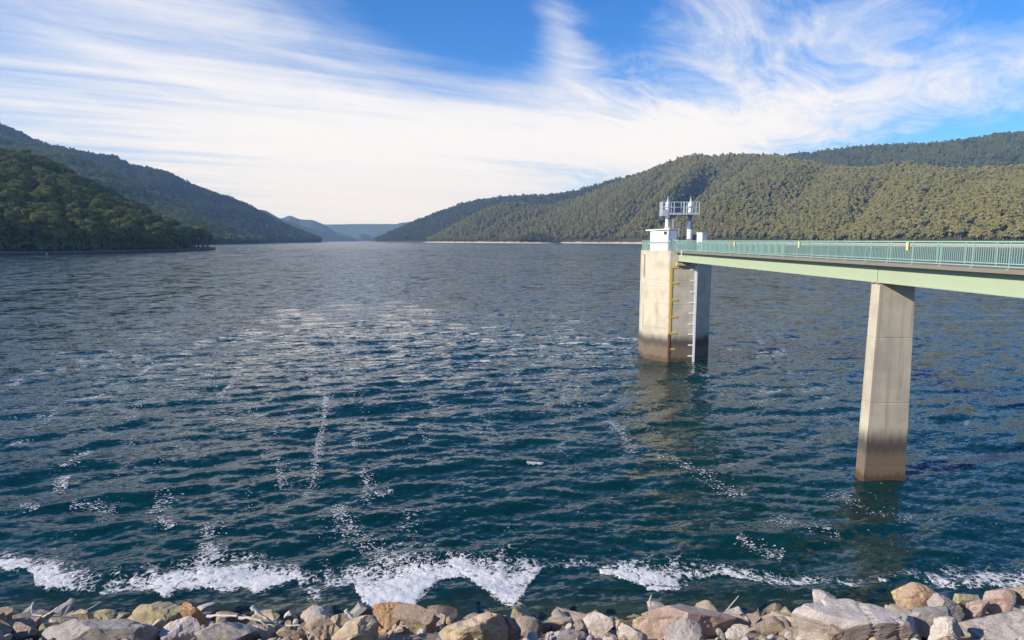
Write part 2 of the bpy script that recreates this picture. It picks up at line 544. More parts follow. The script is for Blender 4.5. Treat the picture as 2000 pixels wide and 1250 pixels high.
def water_mat():
    def f(g):
        geo = g.n('ShaderNodeNewGeometry')
        pos = geo.outputs['Position']
        sp = g.n('ShaderNodeSeparateXYZ', {0: pos})
        yy = sp.outputs[1]
        rot = g.n('ShaderNodeMapping', {'Vector': pos, 'Rotation': (0, 0, math.atan2(WIND.x, -WIND.y) * -1.0)}).outputs[0]
        dist = g.n('ShaderNodeVectorMath', {0: pos}, operation='LENGTH').outputs['Value']

        def tilt(sx, sy, scale, det, rough, k):
            # facet tilt of the small chop, drawn straight from noise so that it holds at any distance
            c = g.n('ShaderNodeTexNoise', {'Vector': g.vm('MULTIPLY', rot, (sx, sy, 1)), 'Scale': scale, 'Detail': det, 'Roughness': rough, 'Distortion': 0.4}).outputs['Color']
            v = g.vm('SUBTRACT', c, (0.5, 0.5, 0.5))
            v = g.vm('MULTIPLY', v, (0.55, 1.0, 0.0))
            return g.n('ShaderNodeVectorMath', {0: v, 'Scale': k}, operation='SCALE').outputs[0]
        t = g.vm('ADD', tilt(0.7, 1.6, 3.4, 4, 0.62, 1.05), tilt(0.5, 1.2, 0.95, 4, 0.62, g.ss(dist, 22, 80, 0.45, 1.25)))
        t = g.vm('ADD', t, tilt(0.9, 0.8, 0.20, 5, 0.7, g.ss(dist, 45, 200, 0.0, 1.3)))
        t = g.vm('ADD', t, tilt(1.0, 0.35, 0.06, 5, 0.72, g.ss(dist, 200, 700, 0.0, 1.15)))
        nrm_ = g.vm('NORMALIZE', g.vm('ADD', geo.outputs['Normal'], t))
        patch = g.noise(pos, 0.02, 3, 0.5)
        deep = g.mix(g.ss(patch, 0.3, 0.7), (0.0008, 0.023, 0.026, 1), (0.0012, 0.032, 0.034, 1))
        dif = g.n('ShaderNodeBsdfDiffuse', {'Color': deep, 'Normal': nrm_})
        edge = g.m('ADD', yy, g.m('MULTIPLY', g.m('SUBTRACT', g.noise(pos, 0.45, 4, 0.6), 0.5), 3.0))
        clear = g.n('ShaderNodeBsdfTransparent', {'Color': g.mix(g.ss(edge, YW - 0.3, YW + 1.8), (0.36, 0.50, 0.28, 1), (0.04, 0.10, 0.06, 1))})
        op = g.ss(edge, YW - 0.4, YW + 2.6, 0.2, 1.0)          # the bed shows only over the first metre of depth
        body = g.n('ShaderNodeMixShader', {0: op, 1: clear.outputs[0], 2: dif.outputs[0]})
        gl = g.n('ShaderNodeBsdfGlossy', {'Color': (1, 1, 1, 1), 'Roughness': g.lin(dist, 20, 1500, 0.05, 0.12), 'Normal': nrm_})
        fr = g.n('ShaderNodeFresnel', {'IOR': 1.33, 'Normal': nrm_})
        return g.n('ShaderNodeMixShader', {0: fr.outputs[0], 1: body.outputs[0], 2: gl.outputs[0]}).outputs[0]
    return material('lake_water', f)


def build_water():
    t = np.concatenate([np.linspace(1.05, 0.03, 640), np.geomspace(0.0295, 0.00105, 110)])
    r = CH / t
    dr = np.gradient(r)
    az = np.radians(np.linspace(-62, 62, 860))
    rr, aa = np.meshgrid(r, az, indexing='ij')
    res = np.maximum(np.repeat(dr[:, None], len(az), 1), rr * (az[1] - az[0]))
    X, Y = (rr * np.sin(aa)).ravel(), (rr * np.cos(aa)).ravel()
    Z = water_z(X, Y, res.ravel())
    n, m_ = len(r), len(az)
    i = np.arange(n - 1)[:, None] * m_ + np.arange(m_ - 1)[None, :]
    fc = np.stack([i, i + m_, i + m_ + 1, i + 1], -1).reshape(-1, 4)
    fc = fc[:, ::-1]
    me = mesh_np('lake', np.stack([X, Y, Z], 1), fc, [water_mat()], True)
    if me.polygons[1000].normal.z < 0:
        me.flip_normals()
    obj('lake_water', me, kind='structure')


build_water()


# ------------------------------------------------------------------ trees (prototypes) and hills
def leaf_quads(c, rad, n, size, r_, flat=0.75):
    """n leaf sprays on the shell of one clump"""
    d = r_.normal(size=(n, 3))
    d /= np.linalg.norm(d, axis=1)[:, None]
    d[:, 2] = np.where(d[:, 2] < -0.35, -d[:, 2], d[:, 2])
    p = c + d * rad * np.array([1, 1, flat]) * r_.uniform(0.75, 1.05, (n, 1))
    nn = d + r_.normal(0, 0.30, (n, 3))
    nn /= np.linalg.norm(nn, axis=1)[:, None]
    t = np.cross(nn, r_.normal(size=(n, 3)))
    t /= np.linalg.norm(t, axis=1)[:, None]
    b = np.cross(nn, t)
    s = size * r_.uniform(0.6, 1.3, (n, 1))
    return np.stack([p - t * s - b * s * 0.7, p + t * s * 0.8 - b * s, p + t * s + b * s * 0.8, p - t * s * 0.7 + b * s], 1)


def tree_parts(seed, H, clumps, per, leaf, mat_leaf):
    r_ = np.random.default_rng(seed)
    rad = H * r_.uniform(0.27, 0.34)
    quads, tint, tips = [], [], []
    for k in range(clumps):
        a, q = r_.uniform(0, math.tau), math.sqrt(r_.uniform(0, 1))
        c = np.array([rad * q * math.cos(a) * 0.8, rad * q * math.sin(a) * 0.8, H * (0.88 - 0.38 * q * q - r_.uniform(0, 0.22))])
        cr = rad * r_.uniform(0.36, 0.56)
        quads.append(leaf_quads(c, cr, per, leaf, r_))
        tint += [r_.uniform()] * per
        tips.append(c)
    q = np.concatenate(quads)
    fc = np.arange(len(q) * 4).reshape(-1, 4)
    crown = mesh_np('crown', q.reshape(-1, 3), fc, [mat_leaf])
    at = crown.attributes.new('tint', 'FLOAT', 'FACE')
    at.data.foreach_set('value', np.array(tint, np.float32))
    b = B()
    top = Vector((r_.uniform(-.6, .6), r_.uniform(-.6, .6), H * 0.62))
    b.tube([(0, 0, -2.5), (top.x * 0.4, top.y * 0.4, H * 0.3), top], [H * 0.022, H * 0.016, H * 0.011], 6)
    for c in tips[:4]:
        b.tube([(top.x * 0.6, top.y * 0.6, H * 0.42), tuple(c)], [H * 0.010, H * 0.004], 4)
    tr = bpy.data.meshes.new('trunk')
    b.bm.to_mesh(tr)
    b.bm.free()
    tr.materials.append(M['bark'])
    return crown, tr


def tree_joined(seed, H, clumps, per, leaf, mat_leaf):
    """one mesh of crown and trunk, for the woods"""
    c, t = tree_parts(seed, H, clumps, per, leaf, mat_leaf)
    bm = bmesh.new()
    bm.from_mesh(c)
    nb = len(bm.faces)
    bm.from_mesh(t)
    bm.faces.ensure_lookup_table()
    for f_ in bm.faces[nb:]:
        f_.material_index = 1
    me = bpy.data.meshes.new('woodland_tree')
    bm.to_mesh(me)
    bm.free()
    me.materials.append(mat_leaf)
    me.materials.append(M['bark'])
    return me


def forest_kind(name, mat_leaf, H, clumps, per, leaf, n=5, seed=0):
    c = bpy.data.collections.new(name)
    for k in range(n):
        o = bpy.data.objects.new('woodland_tree', tree_joined(seed + k, H * (0.85 + 0.09 * k), clumps, per, leaf, mat_leaf))
        c.objects.link(o)
    return c


def scatter_group(coll):
    ng = bpy.data.node_groups.new('woodland', 'GeometryNodeTree')
    ng.interface.new_socket('Geometry', in_out='INPUT', socket_type='NodeSocketGeometry')
    ng.interface.new_socket('Geometry', in_out='OUTPUT', socket_type='NodeSocketGeometry')
    N, Lk = ng.nodes.new, ng.links.new
    gi, go = N('NodeGroupInput'), N('NodeGroupOutput')
    ci = N('GeometryNodeCollectionInfo')
    ci.inputs['Collection'].default_value = coll
    ci.inputs['Separate Children'].default_value = True
    ci.inputs['Reset Children'].default_value = True
    io = N('GeometryNodeInstanceOnPoints')
    io.inputs['Pick Instance'].default_value = True

    def attr(nm, tp):
        a = N('GeometryNodeInputNamedAttribute')
        a.data_type = tp
        a.inputs['Name'].default_value = nm
        return [o for o in a.outputs if o.enabled][0]
    cx = N('ShaderNodeCombineXYZ')
    Lk(attr('spin', 'FLOAT'), cx.inputs[2])
    Lk(gi.outputs[0], io.inputs['Points'])
    Lk(ci.outputs[0], io.inputs['Instance'])
    Lk(attr('pick', 'INT'), io.inputs['Instance Index'])
    Lk(cx.outputs[0], io.inputs['Rotation'])
    Lk(attr('size', 'FLOAT'), io.inputs['Scale'])
    Lk(io.outputs[0], go.inputs[0])
    return ng


def forest(label, pts, size, coll, seed):
    r_ = np.random.default_rng(seed)
    me = bpy.data.meshes.new('forest')
    me.vertices.add(len(pts))
    me.vertices.foreach_set('co', np.asarray(pts, np.float32).ravel())
    for nm, tp, val in (('spin', 'FLOAT', r_.uniform(0, math.tau, len(pts))), ('size', 'FLOAT', size), ('pick', 'INT', r_.integers(0, len(coll.objects), len(pts)))):
        a = me.attributes.new(nm, tp, 'POINT')
        a.data.foreach_set('value', np.asarray(val, np.int32 if tp == 'INT' else np.float32))
    o = obj('forest', me, kind='stuff', label=label, category='forest')
    md = o.modifiers.new('woodland', 'NODES')
    md.node_group = scatter_group(coll)
    return o


def hill(name, cols, mat, back=500, tree=14.0, relief=0.10, lam=320, nu=260, nv=56, seed=0, spur=0.0, spur_lam=300.0, convex=0.85, lean=0.35, gully=0.16):
    """terrain lofted from shoreline to ridge to the far foot; cols = (photo x, ridge y, ridge distance, shore distance)"""
    cols = np.array(cols, float)
    px = np.linspace(cols[0, 0], cols[-1, 0], nu)
    ker = np.array([1, 2, 3, 2, 1]) / 9.0

    def itp(j):
        a = np.interp(px, cols[:, 0], cols[:, j])
        return np.convolve(np.pad(a, 2, 'edge'), ker, 'valid')
    ry, rd, sd = itp(1), itp(2), itp(3)
    vb = np.linspace(1, 2, 14)[1:]
    v = np.concatenate([[-0.03], np.linspace(0, 1, nv), vb])
    hx = np.array([ray(p, 469)[0] for p in px])
    rz = np.array([at_y(p, q, d).z for p, q, d in zip(px, ry, rd)]) - tree * 0.78
    rz = np.maximum(rz, np.clip(np.minimum(px - px[0], px[-1] - px) * 0.25 + 0.3, 0.3, 3.0))
    vv = v[:, None]
    dist = np.where(vv <= 1, sd + (rd - sd) * vv, rd + back * (vv - 1))
    X, Y = dist * hx, dist
    q = np.clip(vv, 0, 1)
    prof = np.where(vv < 0, -3.0 / np.maximum(rz, 1), np.where(vv <= 1, q ** convex, np.maximum(1 - (vv - 1) ** 1.2 * 1.02, -0.02)))
    win = np.where(vv <= 1, np.sin(np.pi * np.clip(q, 0, 1)) ** 0.8, 0.6 * np.sin(np.pi * np.clip(vv - 1, 0, 1)))
    P = np.stack([X.ravel() / lam, Y.ravel() / lam], 1)
    n1 = fbm(P, 4, seed).reshape(X.shape)
    n2 = fbm(np.stack([(X.ravel() - Y.ravel() * lean) / spur_lam, Y.ravel() / (spur_lam * 5)], 1), 3, seed + 9).reshape(X.shape)
    n2 = 0.35 - np.exp(-(n2 / gully) ** 2)
    Z = rz * prof + rz * win * (relief * n1 + spur * n2)
    Z = np.where((vv > 0.04) & (vv <= 1), np.maximum(Z, 0.6), Z)
    n, m_ = X.shape
    i = np.arange(n - 1)[:, None] * m_ + np.arange(m_ - 1)[None, :]
    fc = np.stack([i, i + 1, i + m_ + 1, i + m_], -1).reshape(-1, 4)
    me = mesh_np('hill', np.stack([X.ravel(), Y.ravel(), Z.ravel()], 1), fc, [mat], True)
    if sum(p.normal.z for p in me.polygons[:2000]) < 0:
        me.flip_normals()
    obj(name, me, kind='structure')
    return X, Y, Z, v


def sow(grid, spacing, seed, vmin=0.02, vmax=1.12, zmin=4.0, jitter=1.0):
    """points spread evenly over the real ground area of a hill's near side"""
    X, Y, Z, v = grid
    r_ = np.random.default_rng(seed)
    P = np.stack([X, Y, Z], -1)
    rows = np.where((v[:-1] >= vmin) & (v[1:] <= vmax))[0]
    A, Bq, Cq, D = P[rows][:, :-1], P[rows][:, 1:], P[rows + 1][:, 1:], P[rows + 1][:, :-1]
    area = np.linalg.norm(np.cross(Cq - A, D - Bq), axis=-1) * 0.5
    flat = area.ravel()
    n = int(flat.sum() / spacing ** 2)
    idx = r_.choice(len(flat), n, p=flat / flat.sum())
    s, t = r_.uniform(size=(n, 1)), r_.uniform(size=(n, 1))
    a, b, c, d = (q.reshape(-1, 3)[idx] for q in (A, Bq, Cq, D))
    p = (a * (1 - s) + b * s) * (1 - t) + (d * (1 - s) + c * s) * t
    return p[p[:, 2] > zmin]


HM = {
    'near': hill_mat('headland_ground', (0.24, 0.16, 0.11), (0.018, 0.022, 0.010), 3.2),
    'dry': hill_mat('dry_hill_ground', (0.50, 0.42, 0.35), (0.034, 0.034, 0.016), 6.5),
    'dark': hill_mat('dark_hill_ground', (0.20, 0.14, 0.10), (0.018, 0.024, 0.014), 3.5),  # dark ground under the woods of the back hills
    'far': hill_mat('far_hill_ground', (0.10, 0.10, 0.08), (0.028, 0.038, 0.022), 3.0),
}
K_near = forest_kind('headland trees', M['leaf_near'], 21, 9, 44, 1.05, 6, 100)
K_dry = forest_kind('dry slope trees', M['leaf_dry'], 17, 8, 24, 1.25, 6, 200)
K_dark = forest_kind('shade dark trees', M['leaf_dark'], 20, 8, 20, 1.7, 5, 300)  # their leaf colour carries the shade of the back ridges
K_mid = forest_kind('side valley trees', M['leaf_mid'], 20, 8, 22, 1.5, 5, 400)

# left headland: the nearest wooded spur
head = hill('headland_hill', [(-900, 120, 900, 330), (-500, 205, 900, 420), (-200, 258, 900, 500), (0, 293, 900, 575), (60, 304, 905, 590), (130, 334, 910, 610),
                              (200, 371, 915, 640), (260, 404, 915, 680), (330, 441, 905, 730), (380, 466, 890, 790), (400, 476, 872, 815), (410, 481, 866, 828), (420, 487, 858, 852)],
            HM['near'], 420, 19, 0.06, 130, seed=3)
# slopes behind it
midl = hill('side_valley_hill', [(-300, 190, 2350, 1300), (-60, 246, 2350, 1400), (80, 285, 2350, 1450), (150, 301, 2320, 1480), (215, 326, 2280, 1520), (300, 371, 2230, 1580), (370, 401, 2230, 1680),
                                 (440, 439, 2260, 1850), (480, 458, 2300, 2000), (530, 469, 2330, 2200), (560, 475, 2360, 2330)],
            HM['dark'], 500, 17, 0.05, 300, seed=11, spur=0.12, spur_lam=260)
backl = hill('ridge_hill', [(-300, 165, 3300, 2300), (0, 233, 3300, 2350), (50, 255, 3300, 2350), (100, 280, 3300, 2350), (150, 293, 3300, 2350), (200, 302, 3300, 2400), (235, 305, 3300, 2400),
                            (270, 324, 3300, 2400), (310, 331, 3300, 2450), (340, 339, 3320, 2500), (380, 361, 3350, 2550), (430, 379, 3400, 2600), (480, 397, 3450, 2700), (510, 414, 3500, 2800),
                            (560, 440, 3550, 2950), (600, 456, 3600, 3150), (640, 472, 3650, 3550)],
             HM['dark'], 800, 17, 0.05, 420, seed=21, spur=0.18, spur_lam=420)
# right bank
front = hill('dry_hill', [(826, 470, 3200, 3150), (850, 462, 3200, 3050), (870, 451, 3200, 2950), (920, 424, 3200, 2800), (960, 405, 3150, 2700), (1000, 397, 3150, 2600), (1040, 401, 3150, 2520), (1065, 404, 3150, 2480),
                          (1120, 390, 3150, 2400), (1200, 360, 3100, 2280), (1260, 335, 3050, 2150), (1320, 311, 3000, 2000), (1350, 302, 2950, 1920), (1380, 307, 2900, 1850), (1430, 301, 2800, 1750),
                          (1500, 304, 2650, 1650), (1560, 317, 2500, 1550), (1620, 327, 2300, 1450), (1680, 332, 2100, 1370), (1740, 320, 1950, 1300), (1780, 321, 1900, 1250), (1820, 332, 1830, 1210),
                          (1900, 330, 1750, 1130), (2000, 327, 1680, 1050), (2200, 315, 1550, 950), (2500, 300, 1450, 850)],
             HM['dry'], 700, 14, 0.07, 300, nu=420, nv=80, seed=31, spur=0.27, spur_lam=430, lean=0.75, gully=0.20)
knoll = hill('shore_knoll', [(1000, 473, 2420, 2400), (1020, 464, 2440, 2395), (1045, 456, 2450, 2390), (1065, 460, 2450, 2385), (1090, 472, 2430, 2395)],
             HM['dry'], 60, 14, 0.02, 80, nu=40, nv=16, seed=35)
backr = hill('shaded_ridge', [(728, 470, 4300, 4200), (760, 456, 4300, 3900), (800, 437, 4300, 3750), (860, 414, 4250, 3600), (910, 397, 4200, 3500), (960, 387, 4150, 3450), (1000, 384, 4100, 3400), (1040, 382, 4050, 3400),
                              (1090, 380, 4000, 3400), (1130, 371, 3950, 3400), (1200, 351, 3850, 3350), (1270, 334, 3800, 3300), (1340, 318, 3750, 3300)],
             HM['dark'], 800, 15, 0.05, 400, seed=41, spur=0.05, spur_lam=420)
topr = hill('high_ridge', [(1480, 320, 3700, 3050), (1530, 304, 3600, 2950), (1600, 296, 3500, 2850), (1660, 289, 3400, 2750), (1740, 284, 3300, 2600), (1800, 283, 3200, 2450), (1880, 273, 3100, 2350), (1940, 263, 3050, 2300),
                           (2000, 259, 3000, 2250), (2200, 240, 2900, 2150), (2500, 225, 2800, 2050)],
            HM['dark'], 900, 15, 0.05, 350, seed=51, spur=0.06, spur_lam=300, convex=0.7)
# far blue hills closing the valley
hill('far_hill', [(440, 400, 6300, 5400), (505, 408, 6300, 5400), (522, 410, 6300, 5400), (545, 424, 6300, 5400), (590, 440, 6300, 5500), (640, 455, 6300, 5600), (700, 467, 6300, 6100)], HM['far'], 900, 5, 0.04, 500, 120, 24, 61)
hill('far_hill', [(540, 430, 8200, 7400), (568, 420, 8200, 7400), (588, 428, 8200, 7400), (612, 429, 8200, 7400), (630, 436, 8200, 7400), (655, 452, 8200, 7500), (690, 462, 8200, 7700), (704, 455, 8200, 7700), (715, 457, 8200, 7800), (745, 470, 8200, 8100)],
     HM['far'], 900, 5, 0.03, 700, 120, 24, 63)
hill('far_hill', [(690, 468, 8900, 8500), (725, 457, 8900, 8400), (760, 446, 8900, 8400), (780, 435, 8900, 8400), (800, 433, 8900, 8400), (850, 420, 8900, 8400)], HM['far'], 900, 5, 0.03, 700, 90, 24, 65)
hill('far_hill', [(560, 436, 10400, 9800), (640, 438, 10400, 9800), (700, 437, 10400, 9800), (760, 437, 10400, 9800), (860, 438, 10400, 9800)], HM['far'], 500, 5, 0.03, 900, 90, 20, 67)

# individual trees of the headland: the 300 that show largest, the rest one wood
pts = sow(head, 9.6, 5, vmax=1.10, zmin=2.2)
pxs = 1000 + F * 1.008 * pts[:, 0] / pts[:, 1]
vis = (pxs > -25) & (pxs < 440)
order = np.argsort(np.where(vis, pts[:, 1] - 0.0, 1e9))
near_i, rest_i = order[:300], order[300:]
protos = [tree_parts(900 + k, 19 + 1.6 * k, 10, 60, 0.85, M['leaf_near']) for k in range(6)]
rt = np.random.default_rng(77)
low = pts[near_i][:, 2]
for k, i in enumerate(near_i):
    p = pts[i]
    if p[2] < 14:
        lab = 'green gum tree at the foot of the left headland, just above the waterline'
    elif p[2] < 40:
        lab = 'green gum tree on the lower slope of the left headland above the shoreline trees'
    else:
        lab = 'green gum tree higher up the slope of the left headland'
    t_ = thing('gum_tree', lab, 'tree', tuple(p), 'gum trees on the near slope of the left headland')
    s_ = rt.uniform(0.8, 1.35)
    t_.scale = (s_ * rt.uniform(0.9, 1.25), s_ * rt.uniform(0.9, 1.25), s_)
    t_.rotation_euler = (0, 0, rt.uniform(0, math.tau))
    cm, tm = protos[rt.integers(0, 6)]
    for nm, md in (('crown', cm), ('trunk', tm)):
        o = bpy.data.objects.new(nm, md)
        COL.objects.link(o)
        o.parent = t_


def wood(label, grid, spacing, coll, seed, smin=0.7, smax=1.25, **kw):
    p = sow(grid, spacing, seed, **kw)
    forest(label, p, np.random.default_rng(seed).uniform(smin, smax, len(p)), coll, seed)


forest('dark green wood covering the upper slope of the left headland', pts[rest_i], rt.uniform(0.8, 1.35, len(rest_i)), K_near, 6)
wood('low scrub along the waterline of the left headland', head, 3.6, K_near, 8, 0.16, 0.36, vmin=0.0, vmax=0.16, zmin=1.6)
wood('green wood on the spur between the headland and the long left ridge', midl, 10.5, K_mid, 12)
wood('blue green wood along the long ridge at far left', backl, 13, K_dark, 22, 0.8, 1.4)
wood('olive green wood covering the sunlit hill on the right bank', front, 8.8, K_dry, 32, 0.55, 1.3, zmin=5.0)
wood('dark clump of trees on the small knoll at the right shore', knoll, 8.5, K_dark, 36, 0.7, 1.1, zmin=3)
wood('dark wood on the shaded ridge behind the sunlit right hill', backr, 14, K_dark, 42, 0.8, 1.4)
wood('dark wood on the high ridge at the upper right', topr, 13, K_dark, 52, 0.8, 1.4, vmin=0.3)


# ------------------------------------------------------------------ dam face of loose rock
def build_slope():
    xs = np.concatenate([np.linspace(-160, -30, 50), np.linspace(-29.5, 34, 240), np.linspace(35, 160, 50)])
    ys = np.concatenate([np.linspace(-0.4, 9, 36), np.linspace(9.1, 24, 130), np.linspace(24.5, 46, 20)])
    X, Y = np.meshgrid(xs, ys, indexing='ij')
    p = np.stack([X.ravel(), Y.ravel()], 1)
    Z = slope_z(Y.ravel(), X.ravel()) - 0.30 + 0.16 * fbm(p / 1.1, 4, 71) + 0.22 * fbm(p / 5.0, 2, 72)
    Z = np.minimum(Z, 11.38)
    n, m_ = X.shape
    i = np.arange(n - 1)[:, None] * m_ + np.arange(m_ - 1)[None, :]
    fc = np.stack([i, i + m_, i + m_ + 1, i + 1], -1).reshape(-1, 4)
    me = mesh_np('dam_face', np.stack([X.ravel(), Y.ravel(), Z], 1), fc, [R['brown']])
    obj('dam_face', me, kind='structure')
    b = B().box(-160, 160, -14, -0.4, 10.2, 11.38)
    b.put('dam_crest', None, M['slab'], kind='structure')


build_slope()


def ico(sub):
    bm = bmesh.new()
    bmesh.ops.create_icosphere(bm, subdivisions=sub, radius=1.0)
    v = np.array([x.co[:] for x in bm.verts])
    f_ = np.array([[q.index for q in x.verts] for x in bm.faces])
    bm.free()
    return v, f_


ICO = {k: ico(k) for k in (2, 3, 4, 5)}


def rock_mesh(seed, dims, sub, mat, cuts=13, rough=0.05, round_=0.0):
    """a broken boulder: a ball clipped by random cleavage planes, then weathered"""
    r_ = np.random.default_rng(seed)
    v, f_ = ICO[sub]
    v = v.copy() * 1.25
    for k in range(cuts):
        n = r_.normal(size=3)
        n /= np.linalg.norm(n)
        d = r_.uniform(0.50, 0.88) - round_
        e = np.maximum(v @ n - d, 0)
        v -= e[:, None] * n * 0.995
    v /= np.abs(v).max(0)
    nn = v / np.linalg.norm(v, axis=1)[:, None]
    s_ = float(max(dims))
    q = v * np.array(dims) / s_
    disp = 0.05 * fbm(q * 1.7 + seed * 3.1, 2, seed % 97) + rough * (0.6 * fbm(q * 4 + seed, 5, seed % 89, 0.62) - 0.9 * np.exp(-(fbm(q * 2.6 + seed * 2, 3, seed % 83) / 0.10) ** 2))
    v = v + nn * disp[:, None]
    return mesh_np('rock', v * np.array(dims), f_, [R[mat]])


# the boulders one can pick out: photo box x0, y0, x1, y1, slope distance, stone, words
BOULDERS = [
    (-6, 1188, 32, 1222, 17.6, 'brown', 'small brown grey rock at the far left water edge'),
    (6, 1213, 80, 1262, 15.6, 'brown', 'brown rock in the lower left corner beside the broad grey boulder'),
    (80, 1212, 306, 1285, 14.4, 'grey', 'broad pale topped grey boulder along the lower left edge'),
    (138, 1191, 180, 1216, 18.6, 'tan', 'small tan rock below the thin grey twig at the left water edge'),
    (181, 1192, 234, 1218, 18.3, 'olive', 'low yellowish rock left of the large olive boulder'),
    (254, 1170, 355, 1222, 18.0, 'olive', 'large olive tan boulder standing at the left water edge'),
    (348, 1182, 398, 1228, 17.2, 'orange', 'rusty orange rock right of the large olive boulder'),
    (292, 1211, 324, 1234, 16.4, 'tan', 'little tan rock wedged under the large olive boulder'),
    (306, 1205, 390, 1268, 14.8, 'pale', 'pale angular rock in front of the rusty orange rock'),
    (380, 1210, 498, 1275, 14.6, 'grey', 'wide grey rock below the bundle of driftwood'),
    (408, 1196, 488, 1222, 17.8, 'brown', 'brown rock under the driftwood sticks'),
    (480, 1220, 536, 1266, 15.0, 'tan', 'tan rock to the right of the wide grey rock under the driftwood'),
    (536, 1226, 604, 1268, 15.0, 'brown', 'dull brown rock at the bottom edge between two tan rocks'),
    (554, 1192, 576, 1208, 19.8, 'pale', 'small white stone sitting in the shallow water'),
    (594, 1206, 668, 1266, 15.2, 'tan', 'tan rock left of the slanted pale slab'),
    (648, 1206, 744, 1278, 14.4, 'tan', 'slanted pale tan slab leaning up from the bottom edge'),
    (690, 1185, 734, 1216, 17.8, 'dark', 'shade coloured dark rock behind the slanted pale tan slab'),
    (728, 1170, 790, 1228, 17.0, 'orange', 'pointed orange brown rock in front of the white foam'),
    (768, 1185, 884, 1242, 16.6, 'brown', 'flat brown boulder right of the pointed orange rock'),
    (846, 1196, 990, 1290, 14.2, 'tan', 'large light tan boulder at the middle of the bottom edge'),
    (962, 1196, 1032, 1272, 14.6, 'dark', 'shade coloured dark blue grey rock against the right side of the light tan boulder'),
    (1022, 1210, 1058, 1252, 15.6, 'dark', 'narrow dark rock right of the dark blue grey rock'),
    (1048, 1203, 1118, 1232, 17.4, 'tan', 'lumpy tan rock at the water edge right of the middle'),
    (1044, 1228, 1152, 1270, 14.8, 'grey', 'flat grey slab at the bottom edge right of the middle'),
    (1138, 1199, 1200, 1242, 16.2, 'pale', 'pale knobbly rock left of the pink slab'),
    (1196, 1216, 1262, 1262, 15.0, 'pale', 'pale crumbly rock below the left end of the pink slab'),
    (1238, 1177, 1436, 1262, 16.0, 'pink', 'long flat pink slab with greenish rim at the water edge'),
    (1300, 1216, 1376, 1272, 13.9, 'grey', 'grey jagged rock in front of the pink slab'),
    (1406, 1184, 1464, 1224, 16.6, 'pale', 'light grey rock at the right end of the pink slab below a twig'),
    (1416, 1226, 1474, 1272, 14.2, 'pale', 'light rock at the bottom edge left of the biggest boulder'),
    (1462, 1210, 1530, 1246, 16.0, 'brown', 'brown rubble rock against the left flank of the biggest boulder'),
    (1586, 1149, 1632, 1186, 15.9, 'pale', 'small pale knob of rock on top behind the biggest boulder'),
    (1512, 1163, 1784, 1310, 14.6, 'pale', 'biggest pale grey pink boulder on the right'),
    (1606, 1218, 1646, 1246, 13.0, 'brown', 'small round brown stone lying on the front of the biggest boulder'),
    (1742, 1142, 1822, 1198, 16.8, 'rusty', 'rust red rock with yellow lichen right of the biggest boulder'),
    (1798, 1161, 1878, 1214, 16.0, 'grey', 'grey rock right of the rust red lichen rock'),
    (1848, 1152, 1914, 1194, 16.8, 'olive', 'lichen covered rock behind the grey rock at right'),
    (1876, 1168, 1936, 1200, 16.2, 'pink', 'small pinkish rock among the right hand water edge rocks'),
    (1906, 1150, 1982, 1202, 16.6, 'pink', 'smooth pink brown rock near the right edge'),
    (1964, 1140, 2040, 1184, 16.8, 'olive', 'olive rock at the far right water edge'),
    (1756, 1190, 1886, 1250, 14.8, 'grey', 'flat grey rock between the biggest boulder and the right slab'),
    (1816, 1208, 1884, 1268, 13.8, 'pale', 'pale peaked rock in front of the right hand slab'),
    (1856, 1188, 2080, 1300, 14.4, 'grey', 'large smooth grey slab filling the lower right corner'),
]
for k, (x0, y0, x1, y1, Y, mt, lab) in enumerate(BOULDERS):
    c = at_y((x0 + x1) / 2, (y0 + y1) / 2, Y)
    D = Y * CP + (CH - c.z) * SP
    w, h = (x1 - x0) * D / F / 2, (y1 - y0) * D / F / 2
    dep = min(w * 0.62, h * 0.85)                     # seen from above at about 33 degrees: part of the height is its top
    dims = (w * 1.04, dep, max((h - 0.25 * dep) / 0.80, 0.6 * h))
    big = (x1 - x0) > 90
    me = rock_mesh(500 + k * 7, dims, 5 if (x1 - x0) > 180 else (4 if big or w > 0.35 else 3), mt, 12 if big else 9, 0.085)
    for v_ in me.vertices:                            # the foot sits down between its neighbours
        if v_.co.z < 0:
            v_.co.z *= 1.9
    o = obj('boulder', me)
    o.location = (c.x, c.y, c.z + 0.16 * h)
    o.rotation_euler = (0, 0, random.Random(k).uniform(-0.14, 0.14))
    tag(o, lab, 'rock', 'boulders of the dam face')

# smaller riprap filling between them
rr = np.random.default_rng(91)
fill = {mt: [rock_mesh(2000 + 31 * j + 7 * ord(mt[0]), (1, rr.uniform(0.7, 1.0), rr.uniform(0.5, 0.8)), 3, mt, 12, 0.07, 0.10) for j in range(3)] for mt in ('grey', 'pale', 'tan', 'brown', 'pink', 'olive')}
FILL_LABEL = {
    'grey': 'small grey riprap rock wedged among the larger boulders', 'pale': 'small pale riprap rock wedged among the larger boulders',
    'tan': 'small tan riprap rock wedged among the larger boulders', 'brown': 'small brown riprap rock wedged among the larger boulders',
    'pink': 'small pinkish riprap rock wedged among the larger boulders', 'olive': 'small olive riprap rock wedged among the larger boulders'}
def over_boulder(X, Y, z):
    """would a small stone here stand in front of one of the big ones"""
    D = Y * CP + (CH - z) * SP
    qx, qy = 1000 + F * X / D, 625 + F * ((CH - z) * CP - Y * SP) / D
    return any(b_[0] - 8 < qx < b_[2] + 8 and b_[1] < qy < b_[3] + 30 and Y < b_[4] + 0.2 for b_ in BOULDERS)


